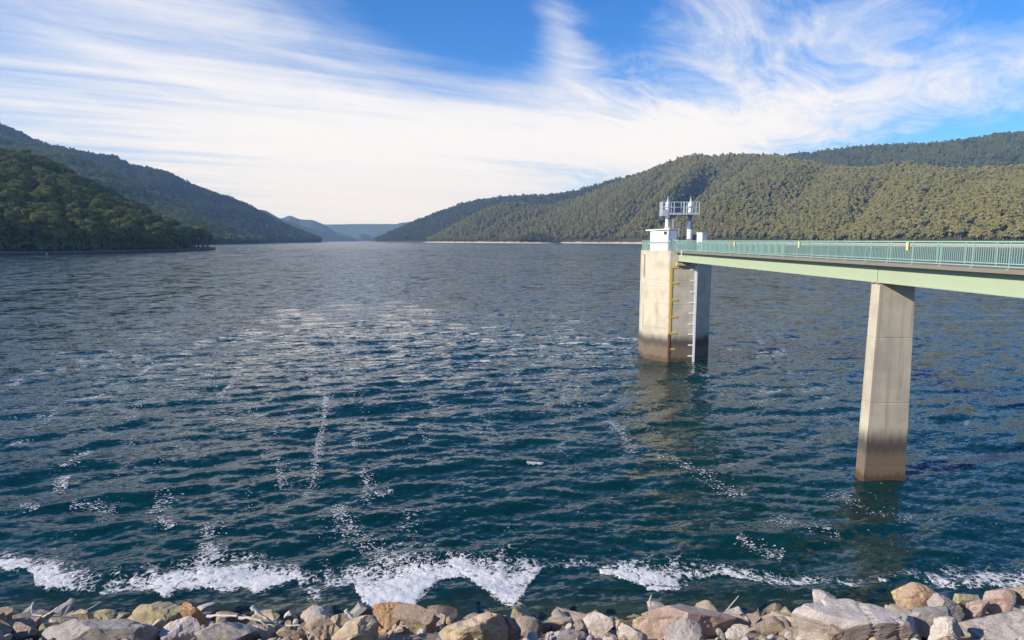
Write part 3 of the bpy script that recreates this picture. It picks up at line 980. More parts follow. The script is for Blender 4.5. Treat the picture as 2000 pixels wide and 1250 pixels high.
for k in range(320):
    Y = rr.uniform(13.4, 20.6) if k < 250 else rr.uniform(20.3, 23.2)
    X = rr.uniform(-0.86, 0.88) * (Y + 2)
    mt = rr.choice(['grey', 'grey', 'pale', 'tan', 'tan', 'brown', 'brown', 'pink', 'olive'])
    if over_boulder(X, Y, slope_z(Y, X)):
        continue
    s_ = rr.uniform(0.24, 0.62) * (1.0 if k < 250 else 0.8)
    o = obj('riprap_rock', fill[mt][rr.integers(0, 3)])
    o.location = (X, Y, slope_z(Y, X) - 0.14 + rr.uniform(-0.10, 0.08) - (0.1 if k >= 250 else 0))
    o.scale = (s_ * rr.uniform(0.8, 1.3), s_ * rr.uniform(0.8, 1.2), s_)
    o.rotation_euler = (rr.uniform(-.6, .6), rr.uniform(-.6, .6), rr.uniform(0, 6.28))
    lab = FILL_LABEL[mt] if k < 250 else 'mossy %s rock under the shallow water at the edge' % {'pale': 'pale', 'pink': 'pinkish'}.get(mt, mt)
    tag(o, lab, 'rock', 'small %s riprap rocks' % mt if k < 250 else 'drowned %s rocks' % mt)


def build_rubble():
    r_ = np.random.default_rng(17)
    v0, f0 = ICO[2]
    V, Fc = [], []
    n = 3600
    for k in range(n):
        Y = r_.uniform(3, 21.5) if k % 3 else r_.uniform(12, 21)
        X = r_.uniform(-1, 1) * (Y + 8)
        s_ = r_.uniform(0.04, 0.15)
        if k > 1700:                       # riprap higher up the face, below the frame
            Y = r_.uniform(0.6, 10.4)
            X = r_.uniform(-30, 30)
            s_ = r_.uniform(0.18, 0.46)
        q = v0.copy() * 1.2
        for _ in range(7):
            nrm = r_.normal(size=3)
            nrm /= np.linalg.norm(nrm)
            q -= np.maximum(q @ nrm - r_.uniform(.5, .9), 0)[:, None] * nrm
        q = q * s_ * r_.uniform(0.7, 1.3, 3) + np.array([X, Y, slope_z(Y, X) - 0.24 + r_.uniform(-.05, .1)])
        V.append(q)
        Fc.append(f0 + k * len(v0))
    mi = np.repeat(r_.integers(0, 4, n), len(f0))
    me = mesh_np('rubble', np.concatenate(V), np.concatenate(Fc), [R['grey'], R['tan'], R['brown'], R['pale']], False, mi)
    obj('rubble', me, kind='stuff', label='loose stone chips between the boulders of the dam face', category='rubble')


build_rubble()

# ------------------------------------------------------------------ driftwood
M['drift'] = paint('bleached_driftwood', (0.60, 0.56, 0.51), 0.9, amount=0.4, dirt=(0.28, 0.24, 0.2), scale=6)
M['twig'] = paint('grey_twig', (0.34, 0.31, 0.28), 0.9, amount=0.3)
STICKS = [
    ([(492, 1185), (503, 1196), (520, 1209), (538, 1219), (551, 1226)], 9, 17.2, 'drift', 'thick bleached driftwood stick pointing up to the left'),
    ([(404, 1204), (430, 1202), (463, 1203)], 6, 17.0, 'drift', 'straight pale driftwood stick lying level at the left of the bundle'),
    ([(466, 1207), (490, 1207), (510, 1213), (526, 1226)], 6, 16.8, 'drift', 'curved pale driftwood branch bending down in the bundle'),
    ([(452, 1222), (490, 1223), (533, 1226)], 5, 16.4, 'drift', 'lowest long driftwood stick of the bundle'),
    ([(518, 1219), (552, 1222), (592, 1221)], 4, 17.0, 'drift', 'thin driftwood stick running right from the bundle'),
    ([(675, 1192), (684, 1203), (696, 1213)], 8, 16.6, 'drift', 'short white driftwood stump by the dark rock'),
    ([(603, 1221), (625, 1217), (640, 1213), (655, 1215)], 5, 17.0, 'drift', 'small forked driftwood piece right of the bundle'),
    ([(65, 1177), (62, 1190), (64, 1201), (82, 1202)], 4, 17.6, 'drift', 'bent white twig standing at the far left water edge'),
    ([(84, 1205), (98, 1197), (113, 1186)], 4, 17.4, 'drift', 'pale stick leaning right of the bent white twig'),
    ([(163, 1195), (180, 1186), (197, 1175)], 2, 17.8, 'twig', 'thin grey twig reaching over the water at left'),
    ([(1271, 1186), (1268, 1174), (1272, 1163)], 3, 16.4, 'drift', 'small curved white twig upright on the pink slab'),
    ([(1418, 1194), (1430, 1179), (1443, 1164)], 3, 16.2, 'twig', 'slender grey twig sticking up right of the pink slab'),
]
for pts_, wpx, Y, mt, lab in STICKS:
    P = [at_y(a, b_, Y - 0.04 * i) for i, (a, b_) in enumerate(pts_)]
    r0 = wpx * Y / F / 2
    # smooth the bends and roughen the stick
    fine = []
    for a, b_ in zip(P, P[1:]):
        for t in (0, 0.34, 0.67):
            fine.append(a.lerp(b_, t) + Vector((0, 0, random.Random(len(fine)).uniform(-1, 1) * r0 * 0.35)))
    fine.append(P[-1])
    n = len(fine)
    b = B().tube(fine, [r0 * (1.05 - 0.45 * i / n) * (1 + 0.18 * math.sin(i * 2.3)) for i in range(n)], 7)
    tag(b.put('driftwood_stick', None, M[mt]), lab, 'driftwood', 'driftwood on the rocks')


# ------------------------------------------------------------------ foam
def foam_mat(lacy=False):
    def f(g):
        pos = g.n('ShaderNodeNewGeometry').outputs['Position']
        n = g.noise(pos, 7, 6, 0.7)
        n2 = g.noise(pos, 1.3, 3, 0.6)
        c = g.mix(g.ss(n, 0.35, 0.65), (0.50, 0.53, 0.55, 1), (0.72, 0.72, 0.72, 1))
        c = g.mix(g.m('MULTIPLY', g.ss(n2, 0.40, 0.65), 0.35), c, (0.60, 0.62, 0.65, 1))
        sh = principled(g, c, 0.9, 0, n, 0.45, 0.03, 0.2)
        if not lacy:
            return sh
        d = g.n('ShaderNodeAttribute', attribute_name='dens').outputs['Fac']
        fine = g.noise(pos, 16, 4, 0.7)
        cells = g.n('ShaderNodeTexVoronoi', {'Vector': g.vm('ADD', pos, g.vm('MULTIPLY', g.n('ShaderNodeTexNoise', {'Vector': pos, 'Scale': 2.5, 'Detail': 3.0}).outputs['Color'], (0.5, 0.5, 0.0))), 'Scale': 4.5},
                    feature='DISTANCE_TO_EDGE').outputs[0]
        web = g.ss(cells, 0.16, 0.02)                       # bubbles break open into a net where the foam thins
        a = g.m('ADD', d, g.m('ADD', g.m('MULTIPLY', g.m('SUBTRACT', fine, 0.5), 0.6), g.m('MULTIPLY', g.m('SUBTRACT', web, 0.45), 0.42)))
        return g.n('ShaderNodeMixShader', {0: g.ss(a, -0.12, 0.55, 0.0, 0.97), 1: g.n('ShaderNodeBsdfTransparent').outputs[0], 2: sh}).outputs[0]
    return material('lake_foam', f)


def build_foam():
    fm = foam_mat()
    # the shore band, as upper and lower edges in the photograph laid out on the water
    band = np.array([(-60, 1075, 1120, .9), (0, 1078, 1117, 1), (40, 1088, 1112, .8), (64, 1096, 1118, .9), (70, 1097, 1152, 1), (110, 1100, 1156, 1.1), (150, 1108, 1158, .8), (180, 1122, 1152, .45), (200, 1138, 1160, .7), (250, 1120, 1152, .8), (300, 1108, 1150, .85),
                     (320, 1126, 1166, 1), (370, 1106, 1152, 1), (400, 1096, 1146, 1.1), (430, 1094, 1160, .9), (470, 1100, 1152, 1.2), (500, 1108, 1164, 1.1), (550, 1112, 1146, 1.1), (580, 1110, 1134, .9), (600, 1118, 1170, .7), (620, 1112, 1172, .6),
                     (650, 1116, 1150, .6), (690, 1108, 1142, .7), (706, 1124, 1180, 1), (740, 1112, 1203, 1.2), (800, 1102, 1192, 1.2), (830, 1100, 1164, 1.2), (860, 1098, 1132, 1.2), (900, 1090, 1126, 1.2), (940, 1104, 1150, 1.1), (980, 1106, 1178, 1.1),
                     (1000, 1108, 1190, 1), (1020, 1100, 1166, .9), (1040, 1092, 1132, .8), (1060, 1098, 1112, .5), (1090, 1096, 1108, .3), (1120, 1090, 1104, .55), (1160, 1096, 1108, .4), (1182, 1100, 1120, .8), (1210, 1105, 1132, .95), (1260, 1106, 1150, 1.05),
                     (1310, 1106, 1152, 1), (1350, 1102, 1140, .9), (1390, 1112, 1124, .8), (1420, 1106, 1120, .75), (1480, 1116, 1132, .6), (1540, 1122, 1144, .62), (1600, 1122, 1138, .6), (1660, 1130, 1146, .5), (1700, 1134, 1146, .35), (1760, 1112, 1124, .3),
                     (1800, 1114, 1132, .5), (1850, 1118, 1146, .6), (1920, 1122, 1152, .6), (2000, 1112, 1152, .65), (2100, 1112, 1152, .6)])
    gs = 0.034
    X, Y = np.meshgrid(np.arange(-21.5, 23, gs), np.arange(20.0, 27.5, gs), indexing='ij')
    x, y = X.ravel(), Y.ravel()
    dep = y * CP + CH * SP
    ipx = 1000 + F * x / dep
    ipy = 625 + F * (CH * CP - y * SP) / dep
    p = np.stack([x, y], 1)
    wob = 13 * fbm(p / 0.9, 5, 81, 0.62)
    up, lo, st = (np.interp(ipx, band[:, 0], band[:, j]) for j in (1, 2, 3))
    t = (ipy + wob - up) / np.maximum(lo - up, 4)
    prof = np.clip(np.minimum((t + 0.55) * 1.1, (1.03 - t) * 5.5), -1, 1)           # ragged on the lake side, crisp on the shore side
    lace = 0.7 * fbm(p / 0.75 + 3, 6, 83, 0.66) + 0.5 * fbm(p / 0.16 + 5, 3, 86, 0.6)
    cell = np.abs(fbm(p / 0.55 + 9, 3, 85, 0.6))
    dens = prof * 1.0 * st + 0.95 * lace - 0.42 - np.where(cell < 0.035, 0.7, 0) * (prof < 0.95)
    # torn flecks trailing out on the lake side
    fleck = fbm(p / 0.16 + 40, 3, 87, 0.65) + 0.55 * fbm(p / 1.8, 3, 88)
    dens = np.maximum(dens, np.where((t > -2.2) & (t < 0.6), fleck - 0.70 - 0.12 * np.clip(-t, 0, 3), -1))
    dens = dens - 0.5 * np.exp(-(fbm(p / 1.1 + 21, 3, 90) / 0.07) ** 2) * (st < 1.05)
    keep = dens > -0.42
    z = water_z(x, y) + 0.012 + 0.05 * np.clip(dens, 0, 1) * (0.5 + 0.6 * np.clip(fbm(p / 0.6, 2, 89) + 0.4, 0, 1.4))
    z = np.where(keep, z, water_z(x, y) + 0.004)
    n, m_ = X.shape
    ok = keep.reshape(n, m_)
    i = np.arange(n - 1)[:, None] * m_ + np.arange(m_ - 1)[None, :]
    sel = (ok[:-1, :-1].astype(int) + ok[1:, :-1] + ok[:-1, 1:] + ok[1:, 1:]) >= 3
    i = i[sel]
    fc = np.stack([i, i + m_, i + m_ + 1, i + 1], -1)
    used, inv = np.unique(fc, return_inverse=True)
    jit = np.random.default_rng(3).uniform(-.3, .3, (len(used), 2)) * gs
    V = np.stack([x[used] + jit[:, 0], y[used] + jit[:, 1], z[used]], 1)
    me = mesh_np('shore_foam', V, inv.reshape(-1, 4), [foam_mat(True)], True)
    at = me.attributes.new('dens', 'FLOAT', 'POINT')
    at.data.foreach_set('value', np.clip(dens[used], -1, 1).astype(np.float32))
    obj('shore_foam', me, kind='stuff',
        label='band of white foam drifting along the rocky water edge', category='foam')

    # wind rows: flecks strung out along the wind
    rows = [([(636, 775), (630, 830), (618, 900), (612, 940), (600, 972)], 0.30, 340), ([(655, 985), (668, 1020), (692, 1050), (740, 1088), (765, 1112)], 0.55, 300), ([(470, 722), (452, 750), (430, 778)], 0.40, 110),
            ([(305, 708), (280, 730), (262, 745)], 0.5, 90), ([(218, 688), (185, 705), (150, 722)], 0.6, 90), ([(52, 732), (28, 748), (0, 768)], 0.6, 70), ([(168, 878), (150, 900), (128, 915)], 0.4, 80), ([(128, 928), (118, 945), (108, 965)], 0.3, 110),
            ([(488, 785), (494, 815), (480, 830)], 0.6, 60), ([(545, 895), (556, 935), (566, 955)], 0.5, 80), ([(722, 912), (716, 955), (712, 985)], 0.45, 90), ([(735, 968), (768, 962)], 0.3, 40), ([(776, 548), (755, 580), (740, 610)], 1.0, 90),
            ([(700, 605), (690, 630)], 1.0, 30), ([(322, 588), (290, 602), (262, 612)], 0.9, 70), ([(466, 592), (420, 612), (365, 640)], 0.8, 90), ([(608, 690), (603, 730), (598, 762)], 0.6, 70), ([(640, 770), (632, 800)], 0.3, 60),
            ([(1090, 768), (1110, 788), (1135, 805)], 0.6, 60), ([(1188, 822), (1215, 848), (1240, 882)], 0.4, 130), ([(1290, 888), (1340, 908), (1390, 938), (1445, 970)], 0.6, 150), ([(1058, 672), (1056, 700)], 0.9, 30), ([(1112, 690), (1118, 712)], 0.8, 24),
            ([(404, 1062), (408, 1080), (420, 1092)], 0.35, 120), ([(395, 1020), (420, 1050)], 0.5, 60), ([(160, 780), (205, 770)], 0.2, 26), ([(1030, 905), (1060, 903)], 0.12, 40), ([(810, 1000), (790, 1040)], 0.5, 40),
            ([(330, 960), (318, 985), (300, 1000)], 0.5, 60), ([(50, 985), (70, 1000)], 0.4, 40), ([(140, 990), (175, 985), (215, 1000)], 0.4, 60), ([(310, 1010), (335, 1030)], 0.4, 60), ([(1000, 720), (1040, 742)], 0.7, 34), ([(880, 600), (920, 650), (930, 700)], 1.2, 60),
            ([(980, 530), (1010, 545)], 2.0, 26), ([(560, 610), (590, 585), (620, 570)], 1.2, 60), ([(500, 645), (470, 660)], 0.8, 36), ([(30, 870), (50, 860)], 0.5, 26), ([(80, 830), (110, 800), (140, 780)], 0.6, 50), ([(240, 830), (265, 800), (275, 780)], 0.5, 50),
            ([(1500, 1010), (1560, 1030), (1640, 1045)], 0.6, 70), ([(1610, 960), (1700, 1000), (1780, 1015)], 0.6, 60), ([(1440, 1060), (1530, 1085)], 0.5, 70), ([(690, 880), (700, 860)], 0.4, 30), ([(820, 830), (840, 860)], 0.5, 20)]
    r_ = np.random.default_rng(23)
    C, Sz = [], []
    for line, wid, cnt in rows:
        W = [at_z(a, b_) for a, b_ in line]
        seg = [(b_ - a).length for a, b_ in zip(W, W[1:])]
        tot = sum(seg)
        centre = [(r_.uniform(0, tot), r_.uniform(-wid, wid)) for _ in range(max(3, cnt // 14))]
        for _ in range(int(cnt * 4.6)):
            if r_.uniform() < 0.45:
                s0, o0 = centre[r_.integers(0, len(centre))]
                s_, off = s0 + r_.normal(0, 0.05 * tot + 0.15), o0 * 0.8 + r_.normal(0, wid * 0.25)
            else:
                s_, off = r_.uniform(0, tot), r_.normal(0, wid * 0.6)
            s_ = min(max(s_, 0), tot - 1e-3)
            j = 0
            while s_ > seg[j]:
                s_ -= seg[j]
                j += 1
            d = (W[j + 1] - W[j]).normalized()
            q = W[j] + d * s_ + Vector((d.y, -d.x, 0)) * off
            C.append((q.x, q.y))
            Sz.append(r_.uniform(0.25, 1.0) ** 2.4 * (0.016 + 0.0011 * q.y))
    # faint flecks blown all over in rows
    for _ in range(260):
        Yc = 24 * math.exp(r_.uniform(0, 2.2))
        Xc = r_.uniform(-0.85, 0.85) * Yc
        for _ in range(r_.integers(3, 22)):
            s_ = r_.normal(0, 1.0 + Yc * 0.02)
            q = (Xc - WIND.x * s_ + r_.normal(0, 0.12 + Yc * 0.003), Yc - WIND.y * s_)
            if q[1] > 22.5:
                C.append(q)
                Sz.append(r_.uniform(0.2, 0.8) ** 2 * (0.022 + 0.0009 * q[1]))
    # long faint wind lines
    for _ in range(46):
        Ya = 25 * math.exp(r_.uniform(0, 1.2))
        Yb = Ya * r_.uniform(1.3, 2.6)
        Xa = r_.uniform(-0.95, 0.8) * Ya + 2
        ph, on = r_.uniform(0, 6.28), r_.uniform(0, 50)
        cnt = int((Yb - Ya) * 16 * (40 / Ya) ** 0.4)
        for yq in r_.uniform(Ya, Yb, cnt):
            gate_ = math.sin(yq * 0.55 + on) + math.sin(yq * 0.21 + ph)
            if gate_ < r_.uniform(-0.5, 0.9):
                continue
            xq = Xa + (yq - Ya) * WIND.x / WIND.y + 0.7 * math.sin(yq * 0.13 + ph) + r_.normal(0, 0.10 + 0.0022 * yq)
            C.append((xq, yq))
            Sz.append(r_.uniform(0.25, 0.9) ** 2 * (0.020 + 0.0010 * yq))
    C, Sz = np.array(C), np.array(Sz)
    k = 7
    ang = np.linspace(0, math.tau, k, endpoint=False)
    rad = r_.uniform(0.45, 1.25, (len(C), k)) * Sz[:, None]
    el = r_.uniform(0.9, 2.4, (len(C), 1))
    PX = C[:, :1] + rad * np.cos(ang) * el
    PY = C[:, 1:] + rad * np.sin(ang) / el
    allx = np.concatenate([PX, C[:, :1]], 1)
    ally = np.concatenate([PY, C[:, 1:]], 1)
    res = np.repeat((np.hypot(C[:, 0], C[:, 1]) ** 2 / CH * 0.0016)[:, None], k + 1, 1)
    zz = water_z(allx.ravel(), ally.ravel(), res.ravel()) + 0.02 + 0.0004 * ally.ravel()
    V = np.stack([allx.ravel(), ally.ravel(), zz], 1)
    base = (np.arange(len(C)) * (k + 1))[:, None]
    fc = np.stack([base + np.arange(k), base + (np.arange(k) + 1) % k, np.repeat(base + k, k, 1)], -1).reshape(-1, 3)
    obj('drifting_foam', mesh_np('drifting_foam', V, fc, [fm], True), kind='stuff', label='thin rows of white foam flecks strung along the wind on the lake', category='foam')


build_foam()

# ------------------------------------------------------------------ intake tower
TX, TY, TA = 18.15, 70.16, 3.56
FRONT = TY - TA
DECK = 11.88
OCT_R = TA / math.cos(math.radians(22.5))


def octo(r_=0.0):
    k = (OCT_R + r_) / OCT_R
    return [(TX + OCT_R * k * math.cos(math.radians(22.5 + 45 * i)), TY + OCT_R * k * math.sin(math.radians(22.5 + 45 * i))) for i in range(8)]


tower = thing('intake_tower', 'eight sided pale concrete intake tower standing in the lake', 'tower', (TX, TY, 0))
joints = [-7.0] + [at_y(1310, q, FRONT).z for q in (659, 643, 595, 561, 548)] + [DECK]
for z0, z1 in zip(joints, joints[1:]):
    B().prism(octo(), z0, z1, 0.035, (TX, TY)).put('concrete_lift', tower, M['concrete'])
B().prism(octo(-0.12), -7, DECK - 0.02, 0, (TX, TY)).put('core', tower, M['slab'])
# stop-log slot on the left face
xl = TX - TA
slot = B().box(xl - 0.012, xl + 0.01, TY - 1.02, TY - 0.52, 9.0, 11.45).put('guide_slot', tower, M['slot'])
for yy in (TY - 1.16, TY - 0.50):
    B().box(xl - 0.06, xl + 0.01, yy, yy + 0.12, 8.9, 11.6).put('slot_frame', slot, M['concrete'])
B().box(xl - 0.06, xl + 0.01, TY - 1.04, TY - 0.5, 11.46, 11.6).put('slot_frame', slot, M['concrete'])
# level gauges on the front face
fy = FRONT
yg = B().box(16.74, 16.96, fy - 0.05, fy + 0.01, at_y(1306, 652, fy).z, at_y(1306, 522, fy).z).put('level_gauge', tower, M['yellow'], label='yellow level gauge with short side marks')
for q in (522, 553, 586, 619, 651):
    z = at_y(1310, q, fy).z
    B().box(16.962, 17.60, fy - 0.045, fy + 0.01, z - 0.10, z + 0.10).put('gauge_mark', yg, M['yellow'])
z = at_y(1310, 682, fy).z
B().box(16.98, 17.50, fy - 0.045, fy + 0.01, z - 0.09, z + 0.09).put('gauge_mark', yg, M['yellow'])
B().box(16.66, 16.88, fy - 0.06, fy + 0.01, -1.5, at_y(1306, 653, fy).z).put('gauge_foot', yg, M['rust'])
wg = B().box(19.36, 19.58, fy - 0.07, fy + 0.01, -1.0, at_y(1364, 518, fy).z).put('level_gauge', tower, M['white'], label='white level gauge running down to the water')
for q in (527, 548.5, 570, 591, 612, 633, 653, 674, 695):
    z = at_y(1356, q, fy).z
    B().box(18.86, 19.358, fy - 0.05, fy + 0.01, z - 0.075, z + 0.075).put('gauge_mark', wg, M['white'])


def railing(parent, name, path, rail_mat, z0, z1, spacing, closed=False, n_single=0, post_every=1.83, near=None):
    """balustrade along a plan path: top and bottom bars, posts and pickets; the first n_single pickets nearest the camera stay single"""
    b = B()
    segs = list(zip(path, path[1:]))
    for (x0, y0), (x1, y1) in segs:
        L = math.hypot(x1 - x0, y1 - y0)
        a = ((x1 - x0) / L, (y1 - y0) / L)
        nn = (-a[1], a[0])
        b.obox((x0, y0), a, nn, -0.02, L + 0.02, -0.035, 0.035, z1 - 0.05, z1)
        b.obox((x0, y0), a, nn, 0, L, -0.018, 0.018, z1 - 0.15, z1 - 0.12)
        b.obox((x0, y0), a, nn, 0, L, -0.022, 0.022, z0 + 0.07, z0 + 0.11)
    bars = b.put(name, parent, rail_mat)
    pk, posts = [], []
    for (x0, y0), (x1, y1) in segs:
        L = math.hypot(x1 - x0, y1 - y0)
        n = max(1, round(L / spacing))
        for i in range(n + 1):
            pk.append((x0 + (x1 - x0) * i / n, y0 + (y1 - y0) * i / n, math.atan2(y1 - y0, x1 - x0)))
        m_ = max(1, round(L / post_every))
        for i in range(m_ + 1):
            posts.append((x0 + (x1 - x0) * i / m_, y0 + (y1 - y0) * i / m_, math.atan2(y1 - y0, x1 - x0)))
    pm = B().box(-0.012, 0.012, -0.012, 0.012, z0 + 0.108, z1 - 0.148)
    pme = bpy.data.meshes.new('picket')
    pm.bm.to_mesh(pme)
    pm.bm.free()
    pme.materials.append(rail_mat)
    pk.sort(key=lambda q: abs(q[1] - near) if near is not None else 0)
    inv = bars.matrix_world.inverted()
    for x, y, r_ in pk[:n_single]:
        o = bpy.data.objects.new('picket', pme)
        COL.objects.link(o)
        o.parent = bars
        o.location = (x - parent.location.x, y - parent.location.y, -parent.location.z)
        o.rotation_euler = (0, 0, r_)
    if len(pk) > n_single:
        b = B()
        for x, y, r_ in pk[n_single:]:
            b.obox((x, y), (math.cos(r_), math.sin(r_)), (-math.sin(r_), math.cos(r_)), -0.012, 0.012, -0.012, 0.012, z0 + 0.108, z1 - 0.148)
        b.put('pickets', bars, rail_mat, kind='stuff')
    for x, y, r_ in posts:
        B().obox((x, y), (math.cos(r_), math.sin(r_)), (-math.sin(r_), math.cos(r_)), -0.014, 0.014, -0.015, 0.015, z0 + 0.002, z1 - 0.052).put('post', bars, rail_mat)
    return bars, posts


RZ = DECK + 1.08
o8 = octo(-0.14)
# ring order starting right of the bridge opening, round the back, to the left of it
path = [(19.40, FRONT + 0.13)] + [o8[i % 8] for i in (6, 7, 0, 1, 2, 3, 4, 5)] + [(17.15, FRONT + 0.13)]
railing(tower, 'deck_railing', path, M['rail_green'], DECK, RZ, 0.14)

# control hut set cornerwise on the deck
hut = thing('control_hut', 'small white control hut with overhanging roof on the tower deck', 'hut', (16.55, 67.3, DECK))
h0, ha, hb = (16.55, 67.3), (-0.70711, 0.70711), (0.70711, 0.70711)
B().obox(h0, ha, hb, 0, 2.2, 0, 1.7, DECK + 0.002, 13.98).put('wall', hut, M['white'])


def slab_on(o, a, b_, a0, a1, b0, b1, zs, th):
    def p(i, j, z):
        return (o[0] + a[0] * i + b_[0] * j, o[1] + a[1] * i + b_[1] * j, z)
    z00, z10 = zs
    return B().hexa([p(a0, b0, z00), p(a1, b0, z10), p(a1, b1, z10), p(a0, b1, z00),
                     p(a0, b0, z00 + th), p(a1, b0, z10 + th), p(a1, b1, z10 + th), p(a0, b1, z00 + th)])


slab_on(h0, ha, hb, -0.22, 2.72, -0.18, 1.85, (14.10, 14.0), 0.11).put('roof', hut, M['white'])
vent = B().obox(h0, ha, hb, 0.18, 0.52, -0.03, 0.01, 13.58, 13.92).put('vent', hut, M['dark'])
door = B().obox(h0, ha, hb, -0.035, 0.005, 0.45, 1.25, DECK + 0.03, 13.75).put('door', hut, M['white'])
B().obox(h0, ha, hb, -0.065, -0.035, 0.52, 0.64, 12.75, 13.05).put('door_handle', door, M['dark'])
B().obox(h0, ha, hb, -0.05, -0.035, 0.7, 0.95, 12.5, 13.2).put('door_sign', door, M['galv'])
for k in range(9):
    B().obox(h0, ha, hb, 0.12 + 0.24 * k, 0.15 + 0.24 * k, -0.018, 0.002, DECK + 0.03, 13.55).put('cladding_rib', hut, M['white'])

# hoist gantry: two stems and a railed platform
GY = 70.0
gan = thing('hoist_gantry', 'pale steel hoist gantry with two stems and a railed platform above the hut', 'gantry', (18.3, GY, DECK))
cl, cr = (17.05, GY), (19.56, GY)
B().lathe(cl, [(0.34, DECK + .002), (0.34, DECK + 0.12), (0.22, DECK + 0.14), (0.22, 14.05), (0.32, 14.07), (0.32, 14.28), (0.23, 14.32), (0.20, 15.4), (0.27, 15.62), (0.27, 15.84)]).put('stem', gan, M['steel_white'])
B().lathe(cr, [(0.36, DECK + .002), (0.36, DECK + 0.12), (0.29, DECK + 0.14), (0.29, 14.2)]).put('stem', gan, M['steel_white'])
B().lathe(cr, [(0.33, 14.202), (0.33, 14.55), (0.2, 14.6), (0.2, 15.45), (0.28, 15.6), (0.28, 15.84)]).put('flange_shaded_shaft', gan, M['blue_grey'])  # blue grey flange; platform shade on the shaft above is in the same colour
for c_ in (cl, cr):
    top = B().lathe(c_, [(0.24, 15.96), (0.24, 16.55), (0.30, 16.56), (0.30, 16.72), (0.25, 16.74), (0.25, 16.98), (0.16, 17.12), (0.10, 17.24)]).put('hoist_cylinder', gan, M['steel_white'])
    B().lathe(c_, [(0.06, 17.24), (0.06, 17.45), (0.03, 17.47), (0.02, 17.75)], 8).put('indicator_rod', top, M['steel_white'])
x0, x1, y0, y1 = 16.36, 20.36, GY - 0.62, GY + 0.62
fl = B().box(x0, x1, y0, y1, 15.86, 15.95).put('platform_floor', gan, M['galv'])
for yy in (y0 - 0.02, y1 - 0.04):
    B().box(x0 - 0.01, x1 + 0.01, yy, yy + 0.06, 15.74, 15.86).put('edge_beam', fl, M['galv'])
for xx in (x0 + 0.7, 18.3, x1 - 0.75):
    B().box(xx, xx + 0.10, y0 + 0.05, y1 - 0.05, 15.72, 15.858).put('cross_beam', fl, M['galv'])
rl = B()
for zz in (16.55, 17.12):
    rl.tube([(x0, y0, zz), (x1, y0, zz), (x1, y1, zz), (x0, y1, zz), (x0, y0, zz)], 0.035, 6)
rl = rl.put('guard_rail', gan, M['galv'])
for xx in (x0, 17.62, 18.70, 19.0, 20.0, x1):
    for yy in (y0, y1):
        B().tube([(xx, yy, 15.80), (xx, yy, 17.12)], 0.035, 6).put('post', rl, M['galv'])
for yy in (y0 + 0.28, y0 + 0.62, y0 + 0.95):
    B().tube([(x0, yy, 15.7), (x0, yy, 17.12)], 0.03, 6).put('post', rl, M['galv'])
B().box(x0 - 0.02, x0 + 0.60, y0 - 0.045, y0 - 0.03, 15.60, 16.3).put('kick_panel', rl, M['galv'])
B().box(x0 - 0.05, x0 - 0.035, y0 - 0.02, y1, 15.60, 16.3).put('kick_panel', rl, M['galv'])
ld = B()
for xx in (18.78, 19.14):
    ld.tube([(xx, y1 + 0.12, DECK + .004), (xx, y1 + 0.12, 16.9)], 0.03, 6)
ld = ld.put('ladder', gan, M['blue_grey'])
for k in range(15):
    B().tube([(18.78, y1 + 0.12, DECK + 0.25 + 0.3 * k), (19.14, y1 + 0.12, DECK + 0.25 + 0.3 * k)], 0.018, 5).put('rung', ld, M['blue_grey'])

ant = thing('antenna_mast', 'thin upright antenna mast on the hut roof beside the left stem', 'antenna', (17.35, 68.6, 14.15))
B().tube([(17.35, 68.6, 12.0), (17.35, 68.6, 15.25)], 0.035, 6).put('mast', ant, M['galv'])
B().tube([(17.2, 68.6, 15.2), (17.5, 68.6, 15.2)], 0.02, 5).put('cross_bar', ant, M['galv'])
pipe = B().tube([(17.6, 70.9, DECK), (17.6, 70.9, 14.5), (18.6, 70.9, 14.5), (18.6, 70.9, DECK)], 0.03, 6).put('pipe_frame', None, M['galv'])
tag(pipe, 'thin level pipe frame between the two gantry stems', 'pipe')

cab = thing('equipment_cabinet', 'white equipment cabinet with flat lid at the right side of the tower deck', 'cabinet', (20.6, 68.6, DECK))
ca, cb = (-0.5, 0.866), (0.866, 0.5)
B().obox((20.42, 68.2), ca, cb, 0, 0.75, 0, 0.72, DECK + .002, 13.72).put('body', cab, M['white'])
B().obox((20.42, 68.2), ca, cb, -0.06, 0.81, -0.06, 0.78, 13.722, 13.80).put('lid', cab, M['white'])
B().obox((20.42, 68.2), ca, cb, -0.02, 0.0, 0.08, 0.64, DECK + 0.15, 13.55).put('door', cab, M['galv'])
box2 = thing('control_box', 'narrow blue grey control box beside the right gantry stem', 'control box', (20.2, 70.2, DECK))
B().box(19.95, 20.42, 70.0, 70.5, DECK + .002, 13.62).put('body', box2, M['blue_grey'])
B().box(20.02, 20.34, 69.975, 69.998, DECK + 0.2, 13.5).put('door', box2, M['blue_grey'])

